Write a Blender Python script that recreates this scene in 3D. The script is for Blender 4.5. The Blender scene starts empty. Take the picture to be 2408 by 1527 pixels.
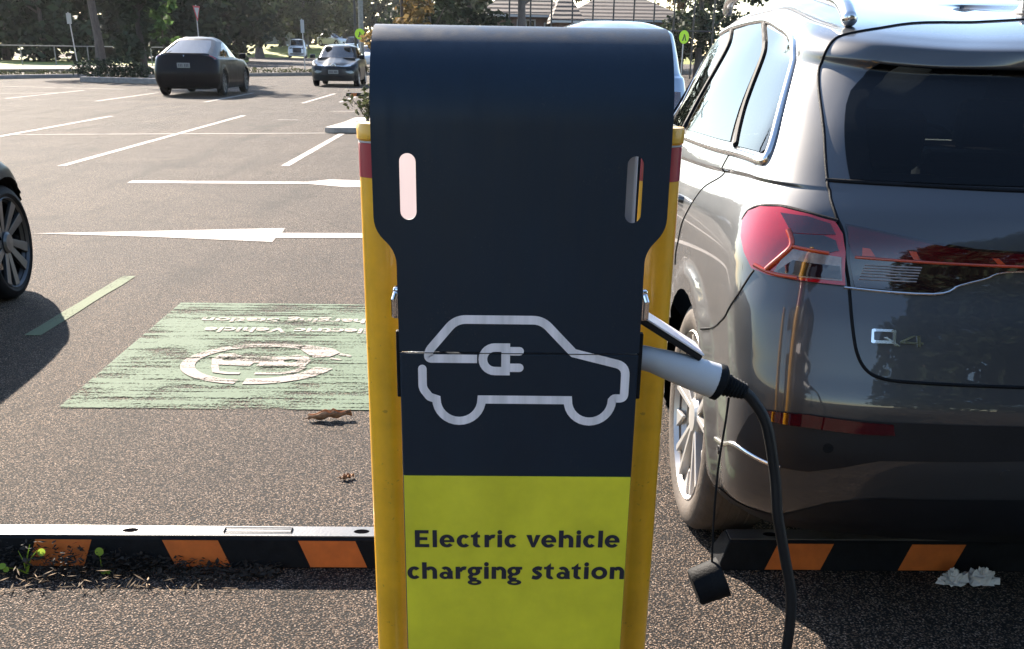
import bpy, bmesh, math, random
import numpy as np
from mathutils import Vector, Matrix
from mathutils.geometry import delaunay_2d_cdt

SC = bpy.context.scene
COL = SC.collection
R = math.radians

# ------------------------------------------------------------------ camera
cam = bpy.data.cameras.new("camera")
camo = bpy.data.objects.new("camera", cam)
COL.objects.link(camo)
cam.sensor_width = 36.0
cam.lens = 2582.0 / 2408.0 * 36.0
cam.shift_y = 0.2093
cam.clip_start = 0.05
cam.clip_end = 2000
yaw, pitch, roll = R(1.4817), R(24.1178), R(0.95)
fw = Vector((math.sin(yaw) * math.cos(pitch), math.cos(yaw) * math.cos(pitch), -math.sin(pitch)))
rt = fw.cross(Vector((0, 0, 1))).normalized()
dn = fw.cross(rt)
rt2 = rt * math.cos(roll) - dn * math.sin(roll)
dn2 = rt * math.sin(roll) + dn * math.cos(roll)
m3 = Matrix((rt2, -dn2, -fw)).transposed()
camo.matrix_world = Matrix.Translation((0, 0, 1.46)) @ m3.to_4x4()
SC.camera = camo

# ------------------------------------------------------------------ world, sun, exposure
TOSUN = Vector((-0.85, 1.5, 1.0)).normalized()
SUN_EL = math.asin(TOSUN.z)
SUN_AZ = math.atan2(TOSUN.x, TOSUN.y)
w = bpy.data.worlds.new("World")
SC.world = w
w.use_nodes = True
nt = w.node_tree
sky = nt.nodes.new("ShaderNodeTexSky")
sky.sky_type = 'NISHITA'
sky.sun_disc = False
sky.sun_elevation = SUN_EL
sky.sun_rotation = SUN_AZ
sky.air_density = 1.0
sky.dust_density = 0.3
nt.links.new(sky.outputs[0], nt.nodes["Background"].inputs[0])
nt.nodes["Background"].inputs[1].default_value = 0.07
sl = bpy.data.lights.new("sun", 'SUN')
sl.energy = 3.8
sl.angle = R(0.5)
sl.color = (1.0, 0.88, 0.74)
so = bpy.data.objects.new("sun", sl)
COL.objects.link(so)
so.rotation_euler = TOSUN.to_track_quat('Z', 'Y').to_euler()
SC.view_settings.view_transform = 'Standard'
SC.view_settings.look = 'None'
SC.view_settings.exposure = 2.45
SC.view_settings.gamma = 1.0
SC.cycles.max_bounces = 8
SC.cycles.transparent_max_bounces = 16
SC.cycles.caustics_reflective = False
SC.cycles.caustics_refractive = False
SC.cycles.sample_clamp_indirect = 4.0

# ------------------------------------------------------------------ materials
MATS = {}
def new_mat(name):
    m = bpy.data.materials.new(name)
    m.use_nodes = True
    MATS[name] = m
    return m, m.node_tree.nodes, m.node_tree.links, m.node_tree.nodes["Principled BSDF"]

def setp(b, **k):
    for a, v in k.items():
        b.inputs[a.replace('_', ' ')].default_value = v

def coords(N, L, scale=1.0, kind='Object', vec=None):
    tc = N.new("ShaderNodeTexCoord")
    mp = N.new("ShaderNodeMapping")
    L.new(tc.outputs[kind], mp.inputs[0])
    mp.inputs['Scale'].default_value = vec if vec else (scale,) * 3
    return mp.outputs[0]

def noise(N, L, vec, scale, detail=4, rough=0.6):
    n = N.new("ShaderNodeTexNoise")
    n.inputs['Scale'].default_value = scale
    n.inputs['Detail'].default_value = detail
    n.inputs['Roughness'].default_value = rough
    L.new(vec, n.inputs['Vector'])
    return n.outputs['Fac']

def ramp(N, L, fac, stops):
    r = N.new("ShaderNodeValToRGB")
    e = r.color_ramp.elements
    while len(e) < len(stops):
        e.new(0.5)
    for k, (p, c) in enumerate(stops):
        e[k].position = p
        e[k].color = (c[0], c[1], c[2], 1) if hasattr(c, '__len__') else (c, c, c, 1)
    L.new(fac, r.inputs[0])
    return r.outputs[0]

def mixc(N, L, fac, a, b, mode='MIX'):
    m = N.new("ShaderNodeMix")
    m.data_type = 'RGBA'
    m.blend_type = mode
    for sock, v in ((m.inputs[0], fac), (m.inputs[6], a), (m.inputs[7], b)):
        if isinstance(v, bpy.types.NodeSocket):
            L.new(v, sock)
        elif hasattr(v, '__len__'):
            sock.default_value = (v[0], v[1], v[2], 1)
        else:
            sock.default_value = v
    return m.outputs[2]

def bump(N, L, b, height, strength, dist):
    n = N.new("ShaderNodeBump")
    n.inputs['Strength'].default_value = strength
    n.inputs['Distance'].default_value = dist
    L.new(height, n.inputs['Height'])
    L.new(n.outputs[0], b.inputs['Normal'])

def plain(name, col, rough=0.5, metal=0.0, var=0.12, vscale=8.0, bmp=0.0, bscale=60.0, coat=0.0, spec=0.5):
    m, N, L, b = new_mat(name)
    v = coords(N, L)
    f = noise(N, L, v, vscale, 5)
    lo = tuple(c * (1 - var) for c in col)
    hi = tuple(min(1, c * (1 + var)) for c in col)
    L.new(ramp(N, L, f, [(0.3, lo), (0.7, hi)]), b.inputs['Base Color'])
    setp(b, Roughness=rough, Metallic=metal, Coat_Weight=coat, Coat_Roughness=0.03)
    b.inputs['Specular IOR Level'].default_value = spec
    if bmp:
        bump(N, L, b, noise(N, L, v, bscale, 3), bmp, 0.01)
    return m

def grime_shade(m, dark, k=0.5, scale=220, thr=0.80, big=2.2, lo=0.85):
    """small marks and broad uneven tone, painted shadow on the lime film, multiplied into a material's own colour"""
    N, L = m.node_tree.nodes, m.node_tree.links
    b = N["Principled BSDF"]
    src = b.inputs['Base Color'].links[0].from_socket
    v = coords(N, L)
    sp = noise(N, L, v, scale, 2, 0.5)
    pat = noise(N, L, v, 9, 3, 0.6)
    ad = N.new("ShaderNodeMath"); ad.operation = 'MULTIPLY_ADD'
    L.new(pat, ad.inputs[0]); ad.inputs[1].default_value = 0.45; L.new(sp, ad.inputs[2])
    c = mixc(N, L, ramp(N, L, ad.outputs[0], [(thr + .14, 0.0), (thr + .20, k)]), src, dark)
    c = mixc(N, L, 1.0, c, ramp(N, L, noise(N, L, v, big, 5, 0.6), [(0.35, lo), (0.65, 1.06)]), 'MULTIPLY')
    L.new(c, b.inputs['Base Color'])
    v2 = coords(N, L, vec=(30, 30, 2.5))
    L.new(ramp(N, L, noise(N, L, v2, 1.2, 6, 0.7), [(0.35, b.inputs['Roughness'].default_value - .04), (0.7, b.inputs['Roughness'].default_value + .14)]), b.inputs['Roughness'])

def asphalt_mat():
    m, N, L, b = new_mat("asphalt")
    v = coords(N, L)
    vo = N.new("ShaderNodeTexVoronoi")
    vo.inputs['Scale'].default_value = 155
    vo.inputs['Randomness'].default_value = 1.0
    L.new(v, vo.inputs['Vector'])
    stone = ramp(N, L, vo.outputs['Distance'], [(0.0, 1.0), (0.75, 0.0)])
    sep = N.new("ShaderNodeSeparateColor")
    L.new(vo.outputs['Color'], sep.inputs[0])
    base = ramp(N, L, sep.outputs[0], [(0.0, (0.165, 0.115, 0.079)), (0.45, (0.330, 0.235, 0.168)), (0.8, (0.53, 0.39, 0.292)), (0.96, (0.78, 0.63, 0.51))])
    grit = noise(N, L, v, 260, 3, 0.7)
    base = mixc(N, L, ramp(N, L, vo.outputs['Distance'], [(0.34, 0.0), (0.52, 1.0)]), base, (0.010, 0.009, 0.010))   # near-black bitumen between the stones, also standing for their shaded pits
    base = mixc(N, L, 0.55, base, ramp(N, L, grit, [(0.3, 0.35), (0.7, 1.0)]), 'MULTIPLY')
    clump = noise(N, L, coords(N, L, vec=(1.0, 1.7, 1.0)), 62, 3, 0.7)
    base = mixc(N, L, 1.0, base, ramp(N, L, clump, [(0.36, 0.45), (0.50, 1.0), (0.66, 1.35)]), 'MULTIPLY')
    big = noise(N, L, v, 0.55, 6, 0.6)
    base = mixc(N, L, 1.0, base, ramp(N, L, big, [(0.3, (0.72, 0.70, 0.71)), (0.7, (1.25, 1.20, 1.14))]), 'MULTIPLY')
    # old tyre scuffs and oil stains with shapes of their own
    v2 = coords(N, L, vec=(1.6, 0.22, 1.0))
    scuff = noise(N, L, v2, 1.3, 5, 0.55)
    base = mixc(N, L, 1.0, base, ramp(N, L, scuff, [(0.50, 1.0), (0.68, 0.58)]), 'MULTIPLY')
    stain = noise(N, L, v, 1.7, 2, 0.5)
    base = mixc(N, L, 1.0, base, ramp(N, L, stain, [(0.62, 1.0), (0.72, 0.62)]), 'MULTIPLY')
    # hairline cracks
    ck = N.new("ShaderNodeTexVoronoi")
    ck.feature = 'DISTANCE_TO_EDGE'
    ck.inputs['Scale'].default_value = 0.16
    wob = N.new("ShaderNodeTexNoise")
    wob.inputs['Scale'].default_value = 1.3
    wob.inputs['Detail'].default_value = 5
    L.new(v, wob.inputs['Vector'])
    L.new(mixc(N, L, 0.35, v, wob.outputs['Color']), ck.inputs['Vector'])
    base = mixc(N, L, 1.0, base, ramp(N, L, ck.outputs['Distance'], [(0.0, 0.72), (0.004, 1.0)]), 'MULTIPLY')
    L.new(base, b.inputs['Base Color'])
    setp(b, Roughness=0.85)
    b.inputs['Specular IOR Level'].default_value = 0.25
    ad = N.new("ShaderNodeMath")
    ad.operation = 'ADD'
    L.new(stone, ad.inputs[0])
    L.new(grit, ad.inputs[1])
    bump(N, L, b, ad.outputs[0], 1.0, 0.022)
    return m

def paint_mark(name, col, wear=0.5, streak=None, grit=90, rough=0.85):
    """road paint, worn through to the asphalt in gritty patches"""
    m, N, L, b = new_mat(name)
    v = coords(N, L)
    g = noise(N, L, v, grit, 4, 0.75)
    big = noise(N, L, v, 2.2, 5, 0.6)
    ad = N.new("ShaderNodeMath"); ad.operation = 'MULTIPLY_ADD'
    L.new(big, ad.inputs[0]); ad.inputs[1].default_value = 0.9; L.new(g, ad.inputs[2])
    val = ad.outputs[0]
    if streak:
        s = noise(N, L, coords(N, L, vec=streak), 1.0, 6, 0.75)
        a2 = N.new("ShaderNodeMath"); a2.operation = 'MULTIPLY_ADD'
        L.new(s, a2.inputs[0]); a2.inputs[1].default_value = 1.5; L.new(val, a2.inputs[2])
        val = a2.outputs[0]
        wear += 0.75
    cov = ramp(N, L, val, [(0.0, 0.0), (1.0, 1.0)])
    mr = N.new("ShaderNodeMapRange")
    L.new(val, mr.inputs[0])
    mr.inputs[1].default_value = wear + 0.28
    mr.inputs[2].default_value = wear + 0.40
    L.new(ramp(N, L, g, [(0.3, tuple(c * 0.72 for c in col)), (0.7, col)]), b.inputs['Base Color'])
    setp(b, Roughness=rough)
    b.inputs['Specular IOR Level'].default_value = 0.15
    bump(N, L, b, g, 0.4, 0.004)
    tr = N.new("ShaderNodeBsdfTransparent")
    mx = N.new("ShaderNodeMixShader")
    L.new(mr.outputs[0], mx.inputs[0])
    L.new(tr.outputs[0], mx.inputs[1])
    L.new(b.outputs[0], mx.inputs[2])
    L.new(mx.outputs[0], N["Material Output"].inputs[0])
    return m

def car_paint(name, col, metal=0.5, rough=0.3, coat=1.0):
    m, N, L, b = new_mat(name)
    v = coords(N, L)
    f = noise(N, L, v, 1800, 2)
    L.new(ramp(N, L, f, [(0.3, tuple(c * 0.93 for c in col)), (0.7, tuple(c * 1.07 for c in col))]), b.inputs['Base Color'])
    dirt = noise(N, L, v, 3.0, 6, 0.65)
    L.new(ramp(N, L, dirt, [(0.35, rough), (0.75, rough + 0.1)]), b.inputs['Roughness'])
    setp(b, Metallic=metal, Coat_Weight=coat, Coat_Roughness=0.02, Coat_IOR=1.5)
    b.inputs['Specular IOR Level'].default_value = 0.5 * coat
    return m

def glass_mat(name, tint, ior=1.5, gloss=(1, 1, 1), body=None):
    m, N, L, b = new_mat(name)
    N.remove(b)
    fr = N.new("ShaderNodeFresnel"); fr.inputs[0].default_value = ior
    tr = N.new("ShaderNodeBsdfTransparent"); tr.inputs[0].default_value = (*tint, 1)
    gl = N.new("ShaderNodeBsdfGlossy"); gl.inputs[0].default_value = (*gloss, 1); gl.inputs['Roughness'].default_value = 0.015
    v = coords(N, L)
    dust = noise(N, L, v, 5, 5)
    L.new(ramp(N, L, dust, [(0.4, 0.008), (0.8, 0.04)]), gl.inputs['Roughness'])
    mx = N.new("ShaderNodeMixShader")
    L.new(fr.outputs[0], mx.inputs[0]); L.new(tr.outputs[0], mx.inputs[1]); L.new(gl.outputs[0], mx.inputs[2])
    L.new(mx.outputs[0], N["Material Output"].inputs[0])
    return m

def leaf_mat(name, col, trans=0.35):
    m, N, L, b = new_mat(name)
    geo = N.new("ShaderNodeNewGeometry")
    c = ramp(N, L, geo.outputs['Random Per Island'], [(0.0, tuple(x * 0.55 for x in col)), (0.6, col), (1.0, tuple(min(1, x * 1.6) for x in col))])
    L.new(c, b.inputs['Base Color'])
    setp(b, Roughness=0.75)
    b.inputs['Specular IOR Level'].default_value = 0.2
    t = N.new("ShaderNodeBsdfTranslucent")
    L.new(c, t.inputs[0])
    mx = N.new("ShaderNodeMixShader"); mx.inputs[0].default_value = trans
    L.new(b.outputs[0], mx.inputs[1]); L.new(t.outputs[0], mx.inputs[2])
    L.new(mx.outputs[0], N["Material Output"].inputs[0])
    return m

def bark_mat(name, col):
    m, N, L, b = new_mat(name)
    v = coords(N, L, vec=(9, 9, 2))
    f = noise(N, L, v, 1.5, 6, 0.7)
    L.new(ramp(N, L, f, [(0.3, tuple(c * 0.5 for c in col)), (0.7, tuple(c * 1.3 for c in col))]), b.inputs['Base Color'])
    setp(b, Roughness=0.9)
    bump(N, L, b, f, 0.8, 0.05)
    return m

def tile_mat(name, col):
    m, N, L, b = new_mat(name)
    v = coords(N, L)
    wv = N.new("ShaderNodeTexWave"); wv.wave_type = 'BANDS'; wv.bands_direction = 'Z'
    wv.inputs['Scale'].default_value = 1.3; wv.inputs['Distortion'].default_value = 0.6; wv.inputs['Detail'].default_value = 1
    L.new(v, wv.inputs['Vector'])
    f = noise(N, L, v, 7, 5, 0.7)
    base = ramp(N, L, f, [(0.3, tuple(c * 0.55 for c in col)), (0.7, tuple(c * 1.4 for c in col))])
    base = mixc(N, L, 1.0, base, ramp(N, L, wv.outputs['Fac'], [(0.1, 0.55), (0.45, 1.0)]), 'MULTIPLY')
    L.new(base, b.inputs['Base Color'])
    setp(b, Roughness=0.8)
    bump(N, L, b, wv.outputs['Fac'], 0.9, 0.06)
    return m

def brick_mat(name, col, mortar):
    m, N, L, b = new_mat(name)
    v = coords(N, L)
    br = N.new("ShaderNodeTexBrick")
    br.inputs['Color1'].default_value = (*col, 1)
    br.inputs['Color2'].default_value = (*(c * 0.7 for c in col), 1)
    br.inputs['Mortar'].default_value = (*mortar, 1)
    br.inputs['Scale'].default_value = 4.0
    mp = N.new("ShaderNodeMapping"); mp.inputs['Rotation'].default_value = (R(90), 0, 0)
    L.new(v, mp.inputs[0]); L.new(mp.outputs[0], br.inputs['Vector'])
    L.new(br.outputs[0], b.inputs['Base Color'])
    setp(b, Roughness=0.9)
    return m

asphalt = asphalt_mat()
white_mark = paint_mark("white_road_paint", (0.44, 0.39, 0.35), wear=0.45)
thin_mark = paint_mark("worn_white_road_paint", (0.40, 0.36, 0.33), wear=0.48)
green_mark = paint_mark("green_bay_paint", (0.115, 0.160, 0.108), wear=0.54, streak=(1.3, 19, 1))
pale_green = paint_mark("faded_green_line_paint", (0.125, 0.155, 0.092), wear=0.47)
letter_mark = paint_mark("worn_lettering_paint", (0.42, 0.36, 0.32), wear=0.56, streak=(1.3, 19, 1))
symbol_mark = paint_mark("white_symbol_paint", (0.34, 0.29, 0.26), wear=0.53, streak=(1.3, 19, 1))
concrete = plain("pale_concrete", (0.34, 0.30, 0.26), 0.85, bmp=0.4, bscale=90, var=0.2)
dark_kerb = plain("kerb_concrete", (0.22, 0.20, 0.19), 0.9, bmp=0.4, bscale=40, var=0.25)
path_mat = plain("footpath_concrete", (0.15, 0.125, 0.092), 0.9, bmp=0.3, bscale=30, var=0.15)
soil = plain("dry_soil", (0.13, 0.095, 0.06), 0.95, bmp=0.7, bscale=20, var=0.45, vscale=2)
grass_m = plain("grass_green", (0.17, 0.185, 0.018), 0.85, bmp=0.8, bscale=40, var=0.5, vscale=1.2)
navy = plain("navy_powder_coat", (0.0028, 0.0130, 0.0280), 0.42, var=0.12, vscale=3, bmp=0.04, bscale=500, coat=0.0, spec=0.34)
for n_ in navy.node_tree.nodes:
    if n_.type == 'BSDF_PRINCIPLED': n_.inputs['Coat Roughness'].default_value = 0.22
grime_shade(navy, (0.05, 0.05, 0.05), 0.35, 320, 0.80)
yellow = plain("bollard_yellow", (0.86, 0.42, 0.014), 0.32, var=0.12, vscale=9, bmp=0.05, bscale=60, coat=0.3)
yellow_tape = plain("stop_yellow", (0.50, 0.118, 0.015), 0.5, var=0.15, vscale=20)
grime_shade(yellow, (0.30, 0.15, 0.02), 0.55, 60, 0.80, 5, 0.85)
red_tape = plain("red_reflective_tape", (0.34, 0.012, 0.03), 0.35, var=0.12, coat=0.5)
rubber = plain("black_rubber", (0.0065, 0.0075, 0.0095), 0.66, var=0.3, vscale=30, bmp=0.2, bscale=200, spec=0.12)
rubber_dusty = plain("dusty_tyre_rubber", (0.075, 0.058, 0.045), 0.75, var=0.3, vscale=14, bmp=0.25, bscale=120)
plastic = plain("black_plastic", (0.008, 0.009, 0.012), 0.5, var=0.2, spec=0.3)
cable_m = plain("black_cable", (0.007, 0.008, 0.010), 0.5, var=0.2, spec=0.3)
gloss_black = plain("gloss_black", (0.006, 0.007, 0.009), 0.08, var=0.1, coat=1.0)
chrome = plain("chrome", (0.75, 0.75, 0.75), 0.12, metal=1.0, var=0.05)
satin = plain("satin_aluminium", (0.72, 0.71, 0.70), 0.22, metal=1.0, var=0.05)
alloy = plain("machined_alloy", (0.52, 0.50, 0.48), 0.34, metal=0.55, var=0.06)
alloy_dark = plain("dark_alloy", (0.085, 0.09, 0.095), 0.35, metal=0.6, var=0.1)
grey_handle = plain("grey_plug_plastic", (0.50, 0.52, 0.55), 0.42, var=0.06, vscale=5, bmp=0.03, bscale=400)
steel = plain("galvanised_steel", (0.42, 0.42, 0.43), 0.45, metal=0.7, var=0.15)
pale_metal = plain("pale_housing_metal", (0.62, 0.58, 0.60), 0.4, metal=0.2, var=0.06)
white_stop = plain("shiny_worn_rubber", (0.055, 0.052, 0.050), 0.36, var=0.3, vscale=12, bmp=0.12, bscale=150, spec=0.7)
logo_m = None
paper = plain("tissue_paper", (0.62, 0.60, 0.57), 0.9, var=0.1)
dry_leaf = plain("dry_brown_leaf", (0.34, 0.18, 0.09), 0.75, var=0.55, vscale=35)
weed_leaf = leaf_mat("weed_green", (0.30, 0.42, 0.05), 0.5)
debris_m = leaf_mat("leaf_litter_brown", (0.022, 0.017, 0.012), 0.05)
straw_m = leaf_mat("dry_straw", (0.20, 0.135, 0.075), 0.15)
lf_dark = leaf_mat("dark_evergreen_leaves", (0.030, 0.042, 0.024), 0.25)
lf_mid = leaf_mat("olive_leaves", (0.055, 0.062, 0.028), 0.3)
lf_fresh = leaf_mat("fresh_green_leaves", (0.075, 0.13, 0.04), 0.4)
lf_brown = leaf_mat("autumn_brown_leaves", (0.16, 0.11, 0.045), 0.4)
bark = bark_mat("grey_brown_bark", (0.11, 0.09, 0.08))
bark_dark = bark_mat("dark_bark", (0.05, 0.04, 0.035))
tiles = tile_mat("terracotta_roof_tiles", (0.050, 0.034, 0.026))
brick = brick_mat("brown_brick", (0.16, 0.09, 0.07), (0.2, 0.17, 0.15))
post_black = plain("black_post", (0.02, 0.02, 0.022), 0.5)
pole_grey = plain("weathered_pole", (0.22, 0.22, 0.20), 0.8, bmp=0.3, bscale=20, var=0.25)
sign_white = plain("sign_white", (0.42, 0.42, 0.41), 0.5, var=0.05)
sign_red = plain("sign_red", (0.5, 0.03, 0.04), 0.5, var=0.08)
sign_lime = plain("sign_lime", (0.55, 0.85, 0.02), 0.5, var=0.05)
sign_blue = plain("sign_blue", (0.10, 0.30, 0.42), 0.5)
q_paint = car_paint("grey_metallic_paint", (0.037, 0.038, 0.042), 0.25, 0.38)
black_paint = car_paint("black_paint", (0.002, 0.0025, 0.004), 0.0, 0.3, 0.14)
blue_paint = car_paint("dark_blue_paint", (0.005, 0.009, 0.013), 0.1, 0.3, 0.22)
white_paint = car_paint("white_paint", (0.62, 0.63, 0.64), 0.0, 0.35)
slate_paint = car_paint("slate_blue_paint", (0.10, 0.14, 0.19), 0.4, 0.3)
silver_paint = car_paint("pale_silver_paint", (0.26, 0.33, 0.44), 0.3, 0.3)
glass_privacy = glass_mat("privacy_glass", (0.10, 0.11, 0.12), 1.52)
glass_dark = glass_mat("dark_tinted_glass", (0.02, 0.022, 0.025), 1.42)
glass_rear = glass_mat("rear_window_glass", (0.16, 0.18, 0.19), 1.30)
glass_side = glass_mat("side_window_glass", (0.10, 0.11, 0.12), 1.33)
glass_clear = glass_mat("windscreen_glass", (0.55, 0.60, 0.60), 1.5)
lamp_red = plain("red_lamp_lens", (0.36, 0.007, 0.012), 0.06, var=0.1, coat=1.0)
lamp_orange = plain("orange_lamp_element", (0.42, 0.045, 0.012), 0.25, var=0.25, coat=0.8)
lamp_dark = plain("dark_red_lens", (0.055, 0.003, 0.005), 0.05, var=0.3, coat=1.0)
lamp_smoke = plain("smoked_lamp_lens", (0.016, 0.007, 0.008), 0.05, var=0.2, coat=1.0)
lamp_clear = plain("ribbed_lamp_lens", (0.20, 0.17, 0.16), 0.15, var=0.35, vscale=40, coat=1.0)
lamp_white = plain("headlamp_lens", (0.09, 0.10, 0.11), 0.10, var=0.2, coat=1.0)
interior = plain("dark_cabin_fabric", (0.012, 0.012, 0.014), 0.8, var=0.2)

# ------------------------------------------------------------------ object helpers
def link(o, parent=None):
    COL.objects.link(o)
    if parent is not None:
        o.parent = parent
    return o

def tag(o, label=None, cat=None, group=None, kind=None):
    if label: o['label'] = label
    if cat: o['category'] = cat
    if group: o['group'] = group
    if kind: o['kind'] = kind
    return o

def empty(name, loc=(0, 0, 0), rz=0.0, label=None, cat=None, group=None):
    o = bpy.data.objects.new(name, None)
    o.empty_display_size = 0.2
    link(o)
    o.location = loc
    o.rotation_euler = (0, 0, rz)
    return tag(o, label, cat, group)

def copy_tree(o, parent=None):
    c = o.copy()
    COL.objects.link(c)
    if parent is not None:
        c.parent = parent
        c.matrix_parent_inverse = o.matrix_parent_inverse
    for ch in o.children:
        copy_tree(ch, c)
    return c

class MB:
    """collects shapes, then links them as one mesh object"""
    def __init__(s):
        s.v = []; s.f = []; s.mi = []; s.n = 0; s.cur = 0
    def add(s, verts, faces):
        verts = np.asarray(verts, float).reshape(-1, 3)
        s.v.append(verts)
        s.f += [tuple(i + s.n for i in f) for f in faces]
        s.mi += [s.cur] * len(faces)
        s.n += len(verts)
        return s
    def box(s, c, d, rot=None):
        x, y, z = (k / 2 for k in d)
        P = np.array([(a * x, b * y, e * z) for a in (-1, 1) for b in (-1, 1) for e in (-1, 1)])
        if rot is not None:
            P = P @ np.array(rot.to_matrix() if hasattr(rot, 'to_matrix') else rot).T
        return s.add(P + np.array(c), [(0, 1, 3, 2), (4, 6, 7, 5), (0, 4, 5, 1), (2, 3, 7, 6), (0, 2, 6, 4), (1, 5, 7, 3)])
    def tube(s, pts, r, n=10, cap=True):
        pts = [Vector(p) for p in pts]
        if not hasattr(r, '__len__'): r = [r] * len(pts)
        V = []; F = []
        t0 = (pts[1] - pts[0]).normalized()
        nrm = t0.orthogonal().normalized()
        for k, p in enumerate(pts):
            t = (pts[min(k + 1, len(pts) - 1)] - pts[max(k - 1, 0)]).normalized()
            nrm = (nrm - t * nrm.dot(t)).normalized()
            b = t.cross(nrm)
            for j in range(n):
                a = 2 * math.pi * j / n
                V.append(p + (nrm * math.cos(a) + b * math.sin(a)) * r[k])
        for k in range(len(pts) - 1):
            for j in range(n):
                F.append((k * n + j, k * n + (j + 1) % n, (k + 1) * n + (j + 1) % n, (k + 1) * n + j))
        if cap:
            F.append(tuple(range(n - 1, -1, -1)))
            F.append(tuple((len(pts) - 1) * n + j for j in range(n)))
        return s.add([tuple(v) for v in V], F)
    def lathe(s, prof, c=(0, 0, 0), axis='Z', n=24, cap=True):
        V = []; F = []
        for (r, h) in prof:
            for j in range(n):
                a = 2 * math.pi * j / n
                q = (r * math.cos(a), r * math.sin(a), h)
                if axis == 'X': q = (q[2], q[0], q[1])
                if axis == 'Y': q = (q[0], q[2], q[1])
                V.append((q[0] + c[0], q[1] + c[1], q[2] + c[2]))
        for k in range(len(prof) - 1):
            for j in range(n):
                F.append((k * n + j, k * n + (j + 1) % n, (k + 1) * n + (j + 1) % n, (k + 1) * n + j))
        if cap:
            F.append(tuple(range(n)))
            F.append(tuple((len(prof) - 1) * n + j for j in range(n)))
        return s.add(V, F)
    def prism(s, poly, f0, f1):
        """poly 2-D outline; f0, f1 map (a, b) to the two ends"""
        n = len(poly)
        V = [f0(*p) for p in poly] + [f1(*p) for p in poly]
        tri = fill2d(poly)
        F = [t for t in tri] + [tuple(i + n for i in t[::-1]) for t in tri]
        F += [(i, (i + 1) % n, n + (i + 1) % n, n + i) for i in range(n)]
        return s.add(V, F)
    def sheet(s, poly, fn):
        return s.add([fn(*p) for p in poly], fill2d(poly))
    def build(s, name, mats, parent=None, smooth=None, bevel=0.0, seg=2):
        me = bpy.data.meshes.new(name)
        me.from_pydata(np.concatenate(s.v).tolist() if s.v else [], [], s.f)
        mats = mats if isinstance(mats, (list, tuple)) else [mats]
        for m in mats: me.materials.append(m)
        if len(mats) > 1: me.polygons.foreach_set('material_index', s.mi)
        bm = bmesh.new(); bm.from_mesh(me)
        bmesh.ops.recalc_face_normals(bm, faces=bm.faces)
        bm.to_mesh(me); bm.free()
        o = bpy.data.objects.new(name, me)
        link(o, parent)
        if bevel:
            b = o.modifiers.new("bevel", 'BEVEL'); b.width = bevel; b.segments = seg; b.limit_method = 'ANGLE'; b.angle_limit = R(40)
        if smooth is not None:
            smooth_obj(o, smooth)
        return o

def smooth_obj(o, ang=35):
    me = o.data
    me.polygons.foreach_set('use_smooth', [True] * len(me.polygons))
    if ang < 180:
        me.set_sharp_from_angle(angle=R(ang))

def fill2d(poly):
    pts = [Vector((p[0], p[1])) for p in poly]
    n = len(pts)
    r = delaunay_2d_cdt(pts, [(i, (i + 1) % n) for i in range(n)], [], 1, 1e-7)
    if len(r[0]) != n:
        return [tuple(range(n))]
    back = {}
    for i, o in enumerate(r[3]):
        back[i] = o[0]
    return [tuple(back[i] for i in f) for f in r[2]]

def inpoly(x, y, poly):
    c = np.zeros(np.shape(x), bool)
    n = len(poly)
    for i in range(n):
        x0, y0 = poly[i]; x1, y1 = poly[(i + 1) % n]
        if y0 == y1: continue
        k = ((y0 > y) != (y1 > y)) & (x < (x1 - x0) * (y - y0) / (y1 - y0) + x0)
        c ^= k
    return c

def dense(poly, step, closed=True):
    out = []
    n = len(poly)
    for i in range(n if closed else n - 1):
        a = np.array(poly[i], float); b = np.array(poly[(i + 1) % n], float)
        k = max(1, int(math.ceil(np.linalg.norm((b - a) / np.array(step)))))
        for j in range(k):
            out.append(tuple(a + (b - a) * j / k))
    if not closed: out.append(tuple(poly[-1]))
    return out

def smooth_path(pts, n=8):
    P = np.array(pts, float)
    out = []
    for i in range(len(P) - 1):
        p0 = P[max(i - 1, 0)]; p1 = P[i]; p2 = P[i + 1]; p3 = P[min(i + 2, len(P) - 1)]
        for j in range(n):
            t = j / n
            out.append(0.5 * ((2 * p1) + (-p0 + p2) * t + (2 * p0 - 5 * p1 + 4 * p2 - p3) * t * t + (-p0 + 3 * p1 - 3 * p2 + p3) * t ** 3))
    out.append(P[-1])
    return [tuple(o) for o in out]

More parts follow.
